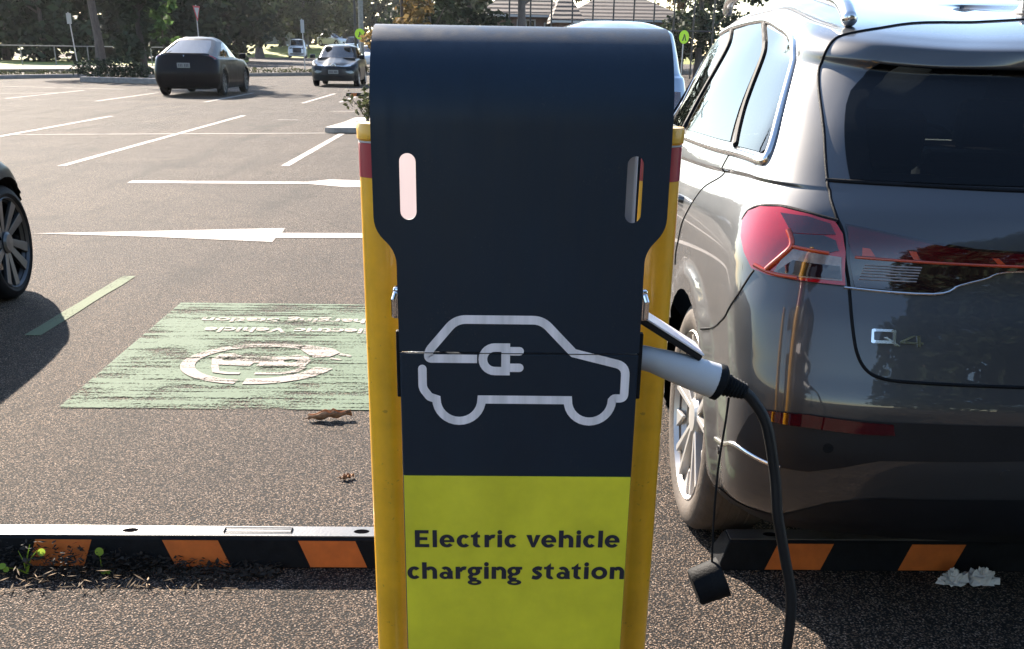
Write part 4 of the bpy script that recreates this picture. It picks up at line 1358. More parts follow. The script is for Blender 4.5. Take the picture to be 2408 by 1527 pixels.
# ------------------------------------------------------------------ bollards
def bollard(label, x, tape_text=False):
    root = empty('bollard', (x, 2.25, 0), 0, label, 'bollard', 'yellow bollards behind the charging station')
    m = MB(); m.lathe([(.0425, 0), (.0425, 1.30)], n=40, cap=False); m.build('shaft', yellow, root, smooth=60)
    m = MB(); m.lathe([(.0425, 1.296), (.0455, 1.297), (.0460, 1.318), (.044, 1.324), (.001, 1.327)], n=40, cap=False); m.lathe([(.0425, 1.293), (.0460, 1.297)], n=40, cap=False)
    m.build('cap', yellow, root, smooth=35)
    m = MB(); m.lathe([(.0425, 1.2265), (.0432, 1.227), (.0432, 1.289), (.0425, 1.2895)], n=40, cap=False); tp = m.build('reflective_tape', red_tape, root, smooth=35)
    m = MB(); m.lathe([(.0425, 1.2895), (.0431, 1.290), (.0431, 1.2925), (.0425, 1.293)], n=40, cap=False); m.build('tape_edge', sign_white, tp)
    return root
b1 = bollard('yellow bollard with red tape left of the navy charging station', -.2075)
b2 = copy_tree(b1); b2.location = (.3325, 2.25, 0)
b2['label'] = 'yellow bollard with red tape between the charging station and the grey car'

# ------------------------------------------------------------------ wheel stops
def wheel_stop():
    root = empty('wheel_stop', (-1.08, 3.03, 0), 0, 'black wheel stop with orange stripes and glaring sunlit top in the empty bay', 'wheel stop', 'wheel stops on the asphalt')
    m = MB()
    prof = [(0.0, 0.0), (.004, .092), (.010, .1), (.082, .1), (.10, .09), (.15, 0.0)]
    hl = .865
    V = []; F = []
    for sx in (-1, 1):
        for (y, z) in prof: V.append((sx * (hl - (.03 if z > .05 else 0)), y, z))
    n = len(prof)
    F = [tuple(range(n)), tuple(range(2 * n - 1, n - 1, -1))] + [(i, i + n, (i + 1) % n + n, (i + 1) % n) for i in range(n)]
    m.add(V, F); m.build('body', rubber, root, bevel=.004)
    for sx in (-1, 1):
        for a0, a1 in ((.105, .272), (.513, .685)):
            m = MB(); m.add([(sx * a0, .0028, .091), (sx * a1, .0028, .091), (sx * (a1 + .033), -.0014, .005), (sx * (a0 + .033), -.0014, .005)], [(0, 1, 2, 3)])
            m.build('stripe', yellow_tape, root)
    m = MB()
    hole_fill(rounded([(-.83, .011), (.83, .011), (.83, .083), (-.83, .083)], .004),
              [[(x + .024 * math.cos(2 * math.pi * k / 20), .047 + .017 * math.sin(2 * math.pi * k / 20)) for k in range(20)] for x in (-.70, 0, .70)], lambda x, y: (x, y, .1035), m)
    tp = m.build('top_strip', white_stop, root)
    md = tp.modifiers.new('thickness', 'SOLIDIFY'); md.thickness = .004
    m = MB()
    for x0, x1, y0, y1 in ((.283, .49, .063, .0665), (.283, .49, .030, .0335), (.283, .2865, .0335, .063), (.4865, .49, .0335, .063)):
        m.box(((x0 + x1) / 2, (y0 + y1) / 2, .1062), (x1 - x0, y1 - y0, .0012))
    dull = plain('recess_shade_black', (.004, .004, .005), 1.0, spec=0.0)
    m.build('recess_shade_line', dull, tp)  # thin dark strips paint the shaded rim of a recess
    for x in (-.70, 0, .70):
        m = MB(); m.lathe([(.0215, 0), (.001, 0)], (0, 0, 0), 'Z', 20, False); h_ = m.build('hole_shade_disc', dull, tp); h_.location = (x, .047, .1016); h_.scale = (1.12, .8, 1)  # flat black discs paint the darkness inside the holes
    return root
s1 = wheel_stop()
s2 = copy_tree(s1); s2.location = (1.575, 3.03, 0); s2['label'] = 'black wheel stop with orange stripes in shade behind the grey car'
fs = copy_tree(s1); fs.location = (-3.55, 36.6, 0); fs['label'] = 'distant black and yellow wheel stop in front of the dark hatchback'

# ------------------------------------------------------------------ litter and weeds
def leaf_litter(name, label, loc, ln, wd, seed, mat, rz=0.0, curl=.6):
    """one curled dry leaf"""
    root = empty(name, loc, rz, label, 'leaf')
    rnd = random.Random(seed); V = []; F = []; nu_, nv_ = 14, 6
    for i in range(nu_ + 1):
        f = i / nu_; hw = wd / 2 * math.sin(math.pi * min(1, .06 + f * .93)) ** .7
        for j in range(nv_ + 1):
            g = j / nv_ * 2 - 1
            V.append((ln * (f - .5) + .1 * ln * g * g * math.sin(6 * f), hw * g * math.cos(curl * g), abs(g) ** 1.3 * wd * curl * .34 * (.55 + .45 * math.sin(2.6 * f + .5)) + .07 * ln * f * f + .006 * math.sin(17 * f + 3 * g) + .006))
    for i in range(nu_):
        for j in range(nv_): F.append((i * (nv_ + 1) + j, i * (nv_ + 1) + j + 1, (i + 1) * (nv_ + 1) + j + 1, (i + 1) * (nv_ + 1) + j))
    m = MB(); m.add(V, F); o = m.build('blade', mat, root, smooth=70)
    md = o.modifiers.new('thickness', 'SOLIDIFY'); md.thickness = .0012
    m = MB(); m.tube([(-ln * .5, 0, .014), (-ln * .62, .01, .008)], .0022, 6); m.build('stalk', mat, root)
    return root
leaf_litter('dry_leaf', 'large curled brown leaf at the edge of the green bay panel', (-.665, 4.485, 0), .185, .085, 3, dry_leaf, .20, 1.15)
leaf_litter('dry_leaf', 'small dark curled leaf on the asphalt left of the bollard', (-.512, 3.787, 0), .055, .035, 5, dry_leaf, .5, .9)
def tissue():
    m = MB(); rnd = random.Random(2)
    for cx0, sc in ((-.04, 1.0), (.045, 1.1)):
        V = []; F = []; n1, n2 = 16, 9
        for i in range(n2 + 1):
            for j in range(n1):
                a = 2 * math.pi * j / n1; e = math.pi / 2 * i / n2
                r = .036 * sc * (1 + .55 * rnd.uniform(-1, 1) * (.3 + .7 * math.cos(e)))
                V.append((cx0 + r * math.cos(a) * math.cos(e), r * .7 * math.sin(a) * math.cos(e), .004 + max(0, r * 1.1 * math.sin(e) + .008 * rnd.uniform(-1, 1))))
        for i in range(n2):
            for j in range(n1): F.append((i * n1 + j, i * n1 + (j + 1) % n1, (i + 1) * n1 + (j + 1) % n1, (i + 1) * n1 + j))
        m.add(V, F)
    o = m.build('crumpled_tissue', paper); o.location = (1.447, 2.94, 0)
    tag(o, 'crumpled white tissue in the shade under the grey car', 'tissue')
tissue()
# strip of leaf litter against the wheel stop
rs_ = np.random.RandomState(6)
def strip(n, size, mat, x0, x1, y0, y1, seed, zmax=.02, thin=(.12, .6)):
    rs = np.random.RandomState(seed)
    x = rs.uniform(x0, x1, n); q = rs.beta(1.3, 2.0, n)
    y = y1 - (y1 - y0) * q * (.6 + .4 * np.sin(x * 7 + 1) ** 2)
    hgt = np.exp(-((x + 1.35) / .38) ** 2) * .075 + .004
    z = rs.rand(n) * (zmax + hgt * (1 - q)) + .004
    a = rs.uniform(0, 6.28, n); el = rs.normal(0, .35, n)
    A = np.stack([np.cos(a) * np.cos(el), np.sin(a) * np.cos(el), np.sin(el)], 1)
    B = np.stack([-np.sin(a), np.cos(a), rs.normal(0, .3, n)], 1)
    s_ = size * rs.uniform(.4, 1.5, n)[:, None]
    P = np.stack([x, y, z], 1)
    asp = rs.uniform(thin[0], thin[1], n)[:, None]
    V = np.stack([P - A * s_, P + B * s_ * asp, P + A * s_, P - B * s_ * asp], 1).reshape(-1, 3)
    return V, np.arange(4 * n).reshape(-1, 4)
V1, F1 = strip(3000, .0095, debris_m, -2.2, -.62, 2.905, 3.029, 1, .016)
o = leaf_obj('leaf_debris', V1, F1, debris_m, None); o['kind'] = 'stuff'
V1, F1 = strip(150, .015, straw_m, -1.50, -.72, 2.84, 2.90, 2, .003, (.05, .16))
o = leaf_obj('straw_debris', V1, F1, straw_m, None); o['kind'] = 'stuff'
def weed(label, loc, blades, leaves, seed):
    root = empty('weed', loc, 0, label, 'weed')
    rnd = random.Random(seed)
    for k, (dx, dy, h, r) in enumerate(blades):
        m = MB(); m.tube([(0, 0, 0), (dx * .4, dy * .4, h * .6), (dx, dy, h)], [r, r * .8, r * .25], 6); m.build('stem', weed_leaf, root)
    for (x, y, z, s_, tl) in leaves:
        m = MB(); n = 14
        ring_ = [(x + s_ * math.cos(6.283 * k / n), y + s_ * math.sin(6.283 * k / n) * math.cos(tl), z + s_ * math.sin(6.283 * k / n) * math.sin(tl)) for k in range(n)]
        m.add(ring_ + [(x, y, z - s_ * .2)], [(k, (k + 1) % n, n) for k in range(n)]); m.build('leaf', weed_leaf, root)
    return root
weed('bright green grassy weed at the left end of the wheel stop', (-1.372, 2.985, .0), [(.022, .0, .095, .003), (-.02, .01, .07, .003), (.045, -.01, .082, .0024), (-.055, -.03, .035, .003)], [(.052, .0, .07, .012, 1.1), (-.058, -.03, .038, .012, .5), (-.045, -.035, .03, .009, .9)], 1)
weed('small round leaved weed beside the middle orange stripe', (-1.155, 3.0, 0), [(.0, 0, .062, .0018), (.012, -.02, .03, .0016)], [(.0, 0, .066, .013, 1.2), (.014, -.022, .012, .010, .6), (.03, -.025, .010, .008, .3)], 2)

def frit(S, poly, d, mat, parent, off=.0015):
    """black border printed on the inside of a window"""
    a = dense(poly, (.1, .15)); c = np.mean(np.array(poly), 0); b = []
    for p in a:
        v = np.array(p) - c; l = np.linalg.norm(v); b.append(tuple(c + v * max(0, (l - d) / l)))
    n = len(a); P = S.off([p[0] for p in a + b], [p[1] for p in a + b], off)
    m = MB(); m.add(P, [(i, (i + 1) % n, n + (i + 1) % n, n + i) for i in range(n)])
    return m.build('window_border', mat, parent)

# ------------------------------------------------------------------ the grey SUV beside the charging station
QL, QW = 4.588, 1.865
QWH = [(.93, .372), (3.694, .372)]
QR = [
 (.27, .16, .05, .82, .30, .24, .84, .20, .20, .80, .3, 4.45, .20, .1),
 (.34, .08, .06, .89, .28, .33, .90, .28, .28, .88, .35, 4.55, .26, .15),
 (.44, .03, .06, .91, .26, .44, .905, .40, .40, .90, .4, 4.58, .38, .2),
 (.56, .0, .06, .92, .26, .56, .915, .55, .55, .91, .42, 4.588, .5, .22),
 (.66, .0, .06, .925, .27, .67, .92, .67, .67, .915, .42, 4.588, .6, .22),
 (.75, .02, .06, .928, .28, .77, .925, .77, .76, .92, .42, 4.57, .7, .22),
 (.86, .05, .06, .93, .29, .87, .93, .86, .84, .92, .42, 4.54, .78, .22),
 (.96, .085, .06, .925, .3, .96, .93, .93, .89, .91, .42, 4.48, .85, .22),
 (1.03, .095, .06, .91, .31, 1.03, .925, .98, .93, .90, .42, 4.40, .9, .25),
 (1.10, .115, .07, .885, .32, 1.10, .90, 1.04, .98, .87, .40, 4.2, .97, .3),
 (1.165, .165, .08, .855, .32, 1.165, .875, 1.12, 1.06, .82, .4, 3.55, 1.05, .25),
 (1.28, .27, .08, .80, .3, 1.29, .80, 1.28, 1.23, .75, .35, 3.2, 1.2, .25),
 (1.41, .40, .09, .72, .28, 1.44, .70, 1.468, 1.455, .67, .3, 2.85, 1.46, .2),
 (1.435, .38, .09, .715, .3, 1.47, .675, 1.515, 1.505, .65, .3, 2.77, 1.50, .2),
 (1.465, .37, .10, .70, .32, 1.50, .655, 1.555, 1.545, .63, .3, 2.70, 1.54, .2),
 (1.49, .42, .11, .66, .32, 1.53, .62, 1.588, 1.578, .6, .3, 2.62, 1.57, .2),
 (1.53, .62, .11, .55, .3, 1.565, .52, 1.615, 1.605, .5, .25, 2.45, 1.60, .15),
 (1.565, .95, .08, .35, .2, 1.595, .35, 1.628, 1.62, .35, .2, 2.25, 1.615, .1),
 (1.60, 1.5, .02, .0, .0, 1.61, .0, 1.63, 1.62, .0, .0, 1.9, 1.62, .02)]
qs = Shell(QR, QWH, .405, .018)
qs.step = (9.92, 8.9, .011, 2.5, 7.5)      # sharp line above the rear shoulder
q = empty('suv', (1.56, 2.49, 0), 0, 'grey metallic electric SUV parked rear towards the viewer beside the charging station', 'car')
def sym_poly(left): return left + [(-u, t) for u, t in reversed(left)]
def front_poly(left): return left + [(24 - u, t) for u, t in reversed(left)]
def shrink(poly, d):
    c = np.mean(np.array(poly), 0); out = []
    for p in poly:
        v = np.array(p) - c; l = np.linalg.norm(v); out.append(tuple(c + v * max(0, (l - d) / l)))
    return out
rear_gl = sym_poly([(2.60, 10.12), (2.74, 10.75), (2.86, 11.35), (2.86, 11.55), (2.76, 11.80), (2.72, 12.2), (2.68, 12.75)])
rdoor_gl = [(4.70, 10.52), (6.18, 10.54), (7.15, 13.4), (6.5, 13.62), (5.90, 13.66), (5.3, 12.2)]
quart_gl = [(3.86, 10.52), (3.95, 10.44), (4.52, 10.46), (5.12, 12.0), (5.70, 13.50), (4.60, 13.18), (4.38, 12.95), (4.30, 12.55), (4.16, 12.05), (3.90, 11.15)]
fdoor_gl = [(6.36, 10.55), (7.95, 10.72), (8.02, 11.6), (7.9, 13.0), (7.35, 13.38)]
screen_gl = front_poly([(9.0, 10.2), (8.8, 11.5), (8.75, 12.8)])
side_gl = [rdoor_gl, quart_gl, fdoor_gl]
ops = [shrink(rear_gl, .10)] + [shrink(p, .08) for p in side_gl] + [shrink(mirror_ut(p), .08) for p in side_gl] + [shrink(screen_gl, .05)]
shell_body(qs, 'body', q_paint, q, 190, 170, ops)
underbody(qs, q, QL, QW, QWH, .405, rubber, .21, .60)
cabin(q, (1.35, 2.35), .62, 1.12, (-.38, .38))
m = MB(); m.box((0, .70, .93), (1.30, .55, .02)); m.build('parcel_shelf', interior, q)
m = MB(); m.box((0, 2.95, .95), (1.4, .5, .2)); m.build('dashboard', interior, q, bevel=.05)
m = MB(); m.lathe([(.17, -.012), (.185, 0), (.17, .012), (.158, 0), (.17, -.012)], (0, 0, 0), 'Y', 28, False); sw = m.build('steering_wheel', interior, q, smooth=60); sw.location = (.38, 2.62, 1.02); sw.rotation_euler = (R(-22), 0, 0)
frit(qs, rear_gl, .24, plastic, patch(qs, 'rear_window', rear_gl, glass_rear, q, .004))
patch(qs, 'windscreen', screen_gl, glass_clear, q, .003, (.15, .2))
for p in side_gl:
    for pp in (p, mirror_ut(p)): frit(qs, pp, .16, plastic, patch(qs, 'side_window', pp, glass_side, q, .004))
for mr in (lambda p: p, mirror_ut):
    for a in ([(4.55, 10.48), (5.12, 11.98), (5.80, 13.60)], [(6.26, 10.54), (6.72, 12.0), (7.25, 13.4)]):
        m = MB(); bead(qs, m, mr(a), .012, .001); m.build('window_seal', rubber, q, smooth=60)
    m = MB()
    bead(qs, m, mr([(8.05, 10.60), (6.19, 10.40), (4.59, 10.34), (3.97, 10.29), (3.80, 10.40), (3.83, 11.1), (4.10, 12.08), (4.22, 12.9), (4.45, 13.45), (5.0, 13.66), (5.9, 13.92), (7.3, 13.75), (8.0, 13.3)]), .0115, .001, 8)
    m.build('window_trim', satin, q, smooth=60)
    for a, r_ in (([(4.61, 10.30), (4.63, 9.95), (4.61, 9.66), (4.74, 9.0), (4.8, 8.08), (4.91, 6.52), (4.98, 5.72), (5.0, 5.3)], .0028), ([(6.3, 10.3), (6.3, 8), (6.2, 4), (6.15, 1.2)], .0028), ([(3.46, 6.95), (3.7, 6.23), (4.13, 5.31), (4.26, 4.96), (4.42, 4.55)], .003)):
        m = MB(); bead(qs, m, mr(a), r_); m.build('body_seam', rubber, q)
    lamp = patch(qs, 'tail_lamp', mr([(3.84, 8.40), (3.78, 8.72), (3.62, 8.93), (3.34, 9.02), (2.93, 8.92), (2.62, 8.76), (2.50, 8.41), (2.40, 7.87), (2.29, 6.84), (2.76, 6.87), (3.21, 6.89), (3.46, 6.99), (3.64, 7.43), (3.78, 7.91)]), lamp_red, q, .010)
    patch(qs, 'lens_clear', mr([(3.0, 7.82), (2.54, 7.73), (2.42, 7.70), (2.33, 6.95), (2.76, 6.96), (3.13, 6.99)]), lamp_clear, lamp, .0125)
    patch(qs, 'lens_smoked', mr([(2.9, 7.45), (2.5, 7.4), (2.40, 7.4), (2.34, 7.0), (2.76, 7.0), (3.08, 7.03)]), lamp_smoke, lamp, .0145)
    patch(qs, 'lens_facet', mr([(3.06, 8.30), (3.30, 8.85), (2.93, 8.84), (2.66, 8.68), (2.56, 8.36), (2.68, 8.34)]), lamp_dark, lamp, .0118)
    patch(qs, 'lens_dark', mr([(3.03, 8.28), (2.68, 8.32), (2.54, 8.2), (2.47, 7.9), (2.55, 7.82), (2.97, 7.96)]), lamp_smoke, lamp, .0125)
    m = MB(); bead(qs, m, mr([(3.11, 8.36), (2.99, 7.93), (3.10, 7.45), (3.24, 7.03)]), .007, .012, 8); bead(qs, m, mr([(2.98, 7.90), (2.55, 7.80)]), .004, .013, 8)
    bead(qs, m, mr([(3.42, 7.1), (3.16, 6.96), (2.8, 6.93)]), .005, .012, 8)
    m.build('light_guide', lamp_orange, lamp, smooth=60)
    m = MB(); bead(qs, m, mr([(3.86, 8.40), (3.80, 8.74), (3.63, 8.97), (3.34, 9.06), (2.93, 8.96), (2.60, 8.80)]), .006, .004, 8); m.build('lamp_gasket', rubber, lamp, smooth=60)
    # bumper insert, reflector, valance
    patch(qs, 'bumper_insert', mr([(0, 3.84), (.81, 3.84), (1.8, 3.81), (2.53, 3.84), (3.25, 3.72), (3.43, 3.43), (3.61, 2.89), (3.67, 2.59), (3.14, 2.48), (2.82, 2.44), (2.44, 2.44), (2.04, 2.63), (1.74, 2.84), (.75, 2.97), (0, 2.99)]), plastic, q, .003)
    patch(qs, 'reflector', mr([(3.23, 3.70), (2.53, 3.83), (1.70, 3.76), (1.67, 3.48), (1.92, 3.46), (2.51, 3.50), (3.17, 3.47)]), lamp_dark, q, .007)
    patch(qs, 'valance', mr([(4.15, .76), (4.03, .72), (3.49, .77), (2.95, .76), (2.73, 1.01), (2.2, 1.61), (1.69, 1.92), (.66, 2.05), (0, 2.06), (0, .02), (4.1, .02)]), plastic, q, .003)
    m = MB(); bead(qs, m, mr([(4.20, 2.18), (3.95, 2.40), (3.67, 2.60), (3.14, 2.48), (2.82, 2.43)]), .007, .0, 8); m.build('bumper_highlight', satin, q, smooth=60)  # satin bead stands in for the highlight along the lit bumper edge
    for u, t in mr([(2.24, 3.04), (.86, 2.66), (4.14, 1.98)]):
        c = qs.one(u, t, .0); n_ = Vector(qs.nrm([u], [t])[0])
        m = MB(); m.tube([c - n_ * .004, c + n_ * .0035], .013, 20); m.build('parking_sensor', rubber if t > 3 else q_paint, q, smooth=40)
    # mirrors, handles
    sg = -1 if mr((((4, 4)),))[0][0] > 0 else 1
    m = MB(); m.box((sg * 1.0, 3.02, 1.10), (.20, .10, .15)); mo = m.build('mirror', q_paint, q, bevel=.04, seg=4)
    m = MB(); m.box((sg * 1.0, 2.966, 1.10), (.16, .006, .11)); m.build('mirror_glass', chrome, mo)
    for u in (5.1, 6.7):
        c = qs.one(*(mr([(u, 8.15)])[0]), .012); t_ = (qs.one(*(mr([(u + .1, 8.15)])[0])) - qs.one(*(mr([(u - .1, 8.15)])[0]))).normalized()
        n_ = Vector(qs.nrm([mr([(u, 8.15)])[0][0]], [8.15])[0])
        m = MB(); m.tube([c - t_ * .11 - n_ * .02, c - t_ * .09 + n_ * .012, c + n_ * .02, c + t_ * .09 + n_ * .012, c + t_ * .11 - n_ * .02], [.011, .013, .014, .013, .011], 10)
        m.build('door_handle', q_paint, q, smooth=60)
    # roof rail
    m = MB(); rp = smooth_path([(sg * .600, .72, 1.535), (sg * .597, .80, 1.575), (sg * .590, .95, 1.600), (sg * .580, 1.45, 1.648), (sg * .575, 2.0, 1.668), (sg * .57, 2.35, 1.664), (sg * .568, 2.52, 1.645), (sg * .565, 2.58, 1.60)], 6)
    m.tube(rp, [.012] + [.021] * (len(rp) - 2) + [.012], 12); m.build('roof_rail', satin, q, smooth=60)
# tailgate seam and the light band across it
m = MB()
sm = [(0, 16.62), (.98, 16.55), (2.42, 16.16), (3.01, 15.40), (3.30, 14.84), (3.44, 14.25), (3.47, 13.29), (3.46, 12.23), (3.43, 11.72), (3.09, 11.03), (2.87, 10.22), (2.76, 9.55), (2.63, 8.95), (2.50, 8.45), (2.38, 7.65), (2.26, 6.89), (2.17, 6.03), (2.10, 5.49), (2.0, 5.14), (1.86, 4.95), (1.62, 4.88), (.85, 4.86), (0, 4.86)]
full = sm + [(-u, t) for u, t in sm[-2::-1]]
bead(qs, m, full, .0042, .0, 8)
m.build('tailgate_seam', rubber, q, smooth=60)
band = patch(qs, 'light_band', sym_poly([(1.01, 7.52), (1.24, 7.23), (1.39, 7.03), (1.56, 6.78), (2.20, 6.83), (2.33, 7.6), (2.40, 8.18), (2.52, 8.74), (2.33, 8.66), (1.88, 8.43), (1.37, 8.18), (.9, 8.12)]), lamp_smoke, q, .006)
patch(qs, 'red_panel', sym_poly([(1.01, 7.70), (1.79, 7.75), (2.32, 7.80), (2.42, 8.20), (2.48, 8.66), (2.33, 8.60), (1.88, 8.36), (1.37, 8.10), (.9, 8.05)]), lamp_dark, band, .0066)
m = MB(); bead(qs, m, [(2.30, 7.74), (1.92, 7.71), (1.29, 7.66), (.5, 7.64), (0, 7.63), (-.5, 7.64), (-1.29, 7.66), (-1.92, 7.71), (-2.30, 7.74)], .0035, .007, 8)
m.build('light_strip', lamp_orange, band, smooth=60)
for mr in (lambda p: p, mirror_ut):
    for pp in ([(2.27, 8.05), (2.20, 8.04), (2.12, 7.80), (2.24, 7.80)], [(1.86, 8.02), (1.80, 8.02), (1.74, 7.76), (1.79, 7.76)], [(1.24, 7.9), (1.19, 7.9), (1.13, 7.71), (1.18, 7.71)], [(.5, 7.9), (.46, 7.9), (.40, 7.71), (.44, 7.71)]):
        patch(qs, 'lamp_element', mr(pp), lamp_orange, band, .0078)
    m = MB()
    for k in range(6): bead(qs, m, mr([(2.18 - .0 * k, 7.5 - .09 * k), (1.7, 7.5 - .09 * k)]), .0022, .0062, 5)
    m.build('lamp_rib', lamp_clear, band)
m = MB(); bead(qs, m, sm_l := [(2.30, 6.80), (1.56, 6.75), (1.39, 7.0), (1.24, 7.20), (1.01, 7.49), (0, 7.52)], .0028, .004, 6); bead(qs, m, mirror_ut(sm_l), .0028, .004, 6)
m.build('band_edge', satin, band)
m = MB(); bead(qs, m, [(2.86, 10.09), (2.03, 10.07), (1.1, 10.04), (0, 10.04), (-1.1, 10.04), (-2.86, 10.09)], .006, -.001, 8); m.build('window_base_seal', rubber, q)
m = MB(); m.prism([(0, 0), (.14, 0), (.06, .022), (.02, .058), (.005, .06)], lambda y, z: (-.022, .985 + y, 1.566 + z), lambda y, z: (.022, .985 + y, 1.566 + z)); m.build('roof_antenna', q_paint, q, bevel=.012, seg=3)
# model badge letters on the tailgate
def badge(pieces):
    """raised flat chrome letters"""
    for out, inn in pieces:
        n = len(out); m = MB()
        o1 = qs.off([p[0] for p in out], [p[1] for p in out], .0055); o0 = qs.off([p[0] for p in out], [p[1] for p in out], 0)
        if inn:
            i1 = qs.off([p[0] for p in inn], [p[1] for p in inn], .0055); i0 = qs.off([p[0] for p in inn], [p[1] for p in inn], 0)
            m.add(np.concatenate([o1, i1, o0, i0]), [(k, (k + 1) % n, n + (k + 1) % n, n + k) for k in range(n)] + [(k, (k + 1) % n, 2 * n + (k + 1) % n, 2 * n + k) for k in range(n)] + [(n + k, n + (k + 1) % n, 3 * n + (k + 1) % n, 3 * n + k) for k in range(n)])
        else:
            m.add(np.concatenate([o1, o0]), [tuple(range(n))] + [(k, (k + 1) % n, n + (k + 1) % n, n + k) for k in range(n)])
        m.build('badge_letter', chrome, q)
qo = rounded([(1.975, 5.665), (1.985, 5.96), (1.785, 5.965), (1.775, 5.675)], .03, 4)
qi = rounded([(1.953, 5.725), (1.962, 5.905), (1.807, 5.91), (1.798, 5.735)], .02, 4)
badge([(qo, qi), ([(1.875, 5.80), (1.845, 5.80), (1.735, 5.63), (1.765, 5.63)], None), ([(1.632, 5.86), (1.607, 5.86), (1.592, 5.635), (1.615, 5.635)], None),
       ([(1.632, 5.86), (1.665, 5.86), (1.745, 5.735), (1.712, 5.735)], None), ([(1.745, 5.735), (1.745, 5.69), (1.578, 5.685), (1.58, 5.73)], None)])
wheel_set(q, (.93, 3.694), .795, .372, .235, .272, 'aero', rubber_dusty, alloy, gloss_black, alloy)

# ------------------------------------------------------------------ other vehicles, all with the same kind of shell
def gen(L, W, H, belt, deck, rtop, cowl, wtop, hood, ztop, cr=.28, cf=.4, tum=.70):
    w_ = W / 2; dY, dz = deck; rY, rz = rtop; cY, cz = cowl; tY, tz = wtop
    am = lambda a, b, t=.5: a + (b - a) * t
    return [
     (.26, .10, .04, w_ * .90, .25, .22, w_ * .93, .2, .2, w_ * .90, .3, L - .10, .22, .08),
     (.42, .02, .05, w_ * .985, cr, .42, w_ * .99, .4, .4, w_ * .98, cf, L - .01, .4, .15),
     (.62, .0, .06, w_, cr, .62, w_, .6, .6, w_ * .99, cf, L, .58, .18),
     (am(.62, dz), dY * .35, .06, w_ * .99, cr, am(.62, belt), w_ * .995, am(.6, belt), am(.6, belt), w_ * .98, cf, L - .06, am(.58, hood), .2),
     (dz, dY, .07, w_ * .95, cr, belt + .03, w_ * .965, belt, belt - .03, w_ * .93, cf, L - .24, hood, .26),
     (dz + .02, dY + .05, .07, w_ * .91, cr, belt + .08, w_ * .925, belt + .05, belt + .03, w_ * .85, .35, cY, cz, .22),
     (am(dz, rz), am(dY, rY), .08, am(w_ * .91, w_ * tum), .28, am(belt + .07, ztop), am(w_ * .93, w_ * (tum + .02)), am(belt + .05, ztop), am(belt, ztop), am(w_ * .85, w_ * tum), .3, am(cY, tY), am(cz, tz), .2),
     (rz, rY, .08, w_ * (tum - .02), .25, ztop, w_ * tum, ztop, ztop - .01, w_ * (tum - .03), .25, tY, tz, .15),
     (rz + .03, rY + .08, .07, w_ * (tum - .08), .24, ztop + .04, w_ * (tum - .05), ztop + .045, ztop + .03, w_ * (tum - .08), .22, tY - .08, tz + .03, .12),
     (am(rz, H, .75), rY + .4, .05, w_ * .36, .15, H - .025, w_ * .37, H - .012, H - .02, w_ * .35, .15, tY - .35, am(tz, H, .7), .08),
     (am(rz, H, .9), rY + .75, .0, 0, 0, H - .012, 0, H, H - .01, 0, 0, tY - .6, am(tz, H, .9), .0)]

def vehicle(name, label, cat, loc, rz, L, W, H, belt, deck, rtop, cowl, wtop, hood, ztop, wheels, paint, rad=.34, lo=False, style='plain', rimm=None, group=None, glass=None, tyre=None, arch=None, xin=.5, rimk=.68, mirrors=True, wglass=None, cr=.28, cf=.4, tum=.70, sides=None, rear_g=True):
    root = empty(name, loc, rz, label, cat, group)
    wh = [(wheels[0], rad), (wheels[1], rad)]
    S = Shell(gen(L, W, H, belt, deck, rtop, cowl, wtop, hood, ztop, cr, cf, tum), wh, arch or rad + .045, .012)
    rg = sym_poly([(2.45, 5.15), (2.5, 6.0), (2.35, 6.85)])
    sgl = sides or [[(4.35, 5.2), (6.0, 5.2), (6.1, 6.9), (5.0, 6.9), (4.6, 6.5)], [(6.12, 5.2), (7.95, 5.25), (7.8, 6.4), (7.6, 6.9), (6.22, 6.9)]]
    wsg = front_poly([(9.05, 5.12), (8.9, 6.0), (8.85, 6.88)])
    gl = glass or glass_privacy
    op = ([shrink(rg, .06)] if rear_g else []) + [shrink(p, .06) for p in sgl] + [shrink(mirror_ut(p), .06) for p in sgl] + [shrink(wsg, .04)]
    n1, n2 = (70, 44) if lo else (130, 84)
    shell_body(S, 'body', paint, root, n1, n2, op, xin=xin)
    underbody(S, root, L, W, wh, arch or rad + .045, rubber, .2, .58)
    if rear_g: patch(S, 'rear_window', rg, gl, root, .004, (.3, .3))
    for p in sgl:
        patch(S, 'side_window', p, gl, root, .004, (.3, .3)); patch(S, 'side_window', mirror_ut(p), gl, root, .004, (.3, .3))
    patch(S, 'windscreen', wsg, wglass or (glass_privacy if lo else glass_clear), root, .004, (.3, .3))
    m = MB()
    m.box((0, L * .5, .75), (W * .8, L * .5, .5)); m.build('cabin', interior, root)
    for x in (-.36, .36):
        for y in (L * .40, L * .58):
            m = MB(); m.box((x, y, ztop - .30), (.46, .14, .34)); m.box((x, y - .03, ztop - .06), (.26, .1, .16)); m.build('seat', interior, root, bevel=.04)
    for sg in (-1, 1) if mirrors else ():
        m = MB(); m.box((sg * (W / 2 + .06), cowl[0] - .55, belt + .10), (.20, .12, .15)); m.build('mirror', paint, root, bevel=.04, seg=3)
    wheel_set(root, wheels, W / 2 - .12, rad, .21, rad * rimk, style, tyre or rubber, rimm or alloy, gloss_black)
    return root, S

def both(S, name, poly, mat, parent, off=.006, step=(.2, .2)):
    patch(S, name, poly, mat, parent, off, step); patch(S, name, mirror_ut(poly) if max(p[0] for p in poly) < 6 else [(24 - u, t) for u, t in poly], mat, parent, off, step)

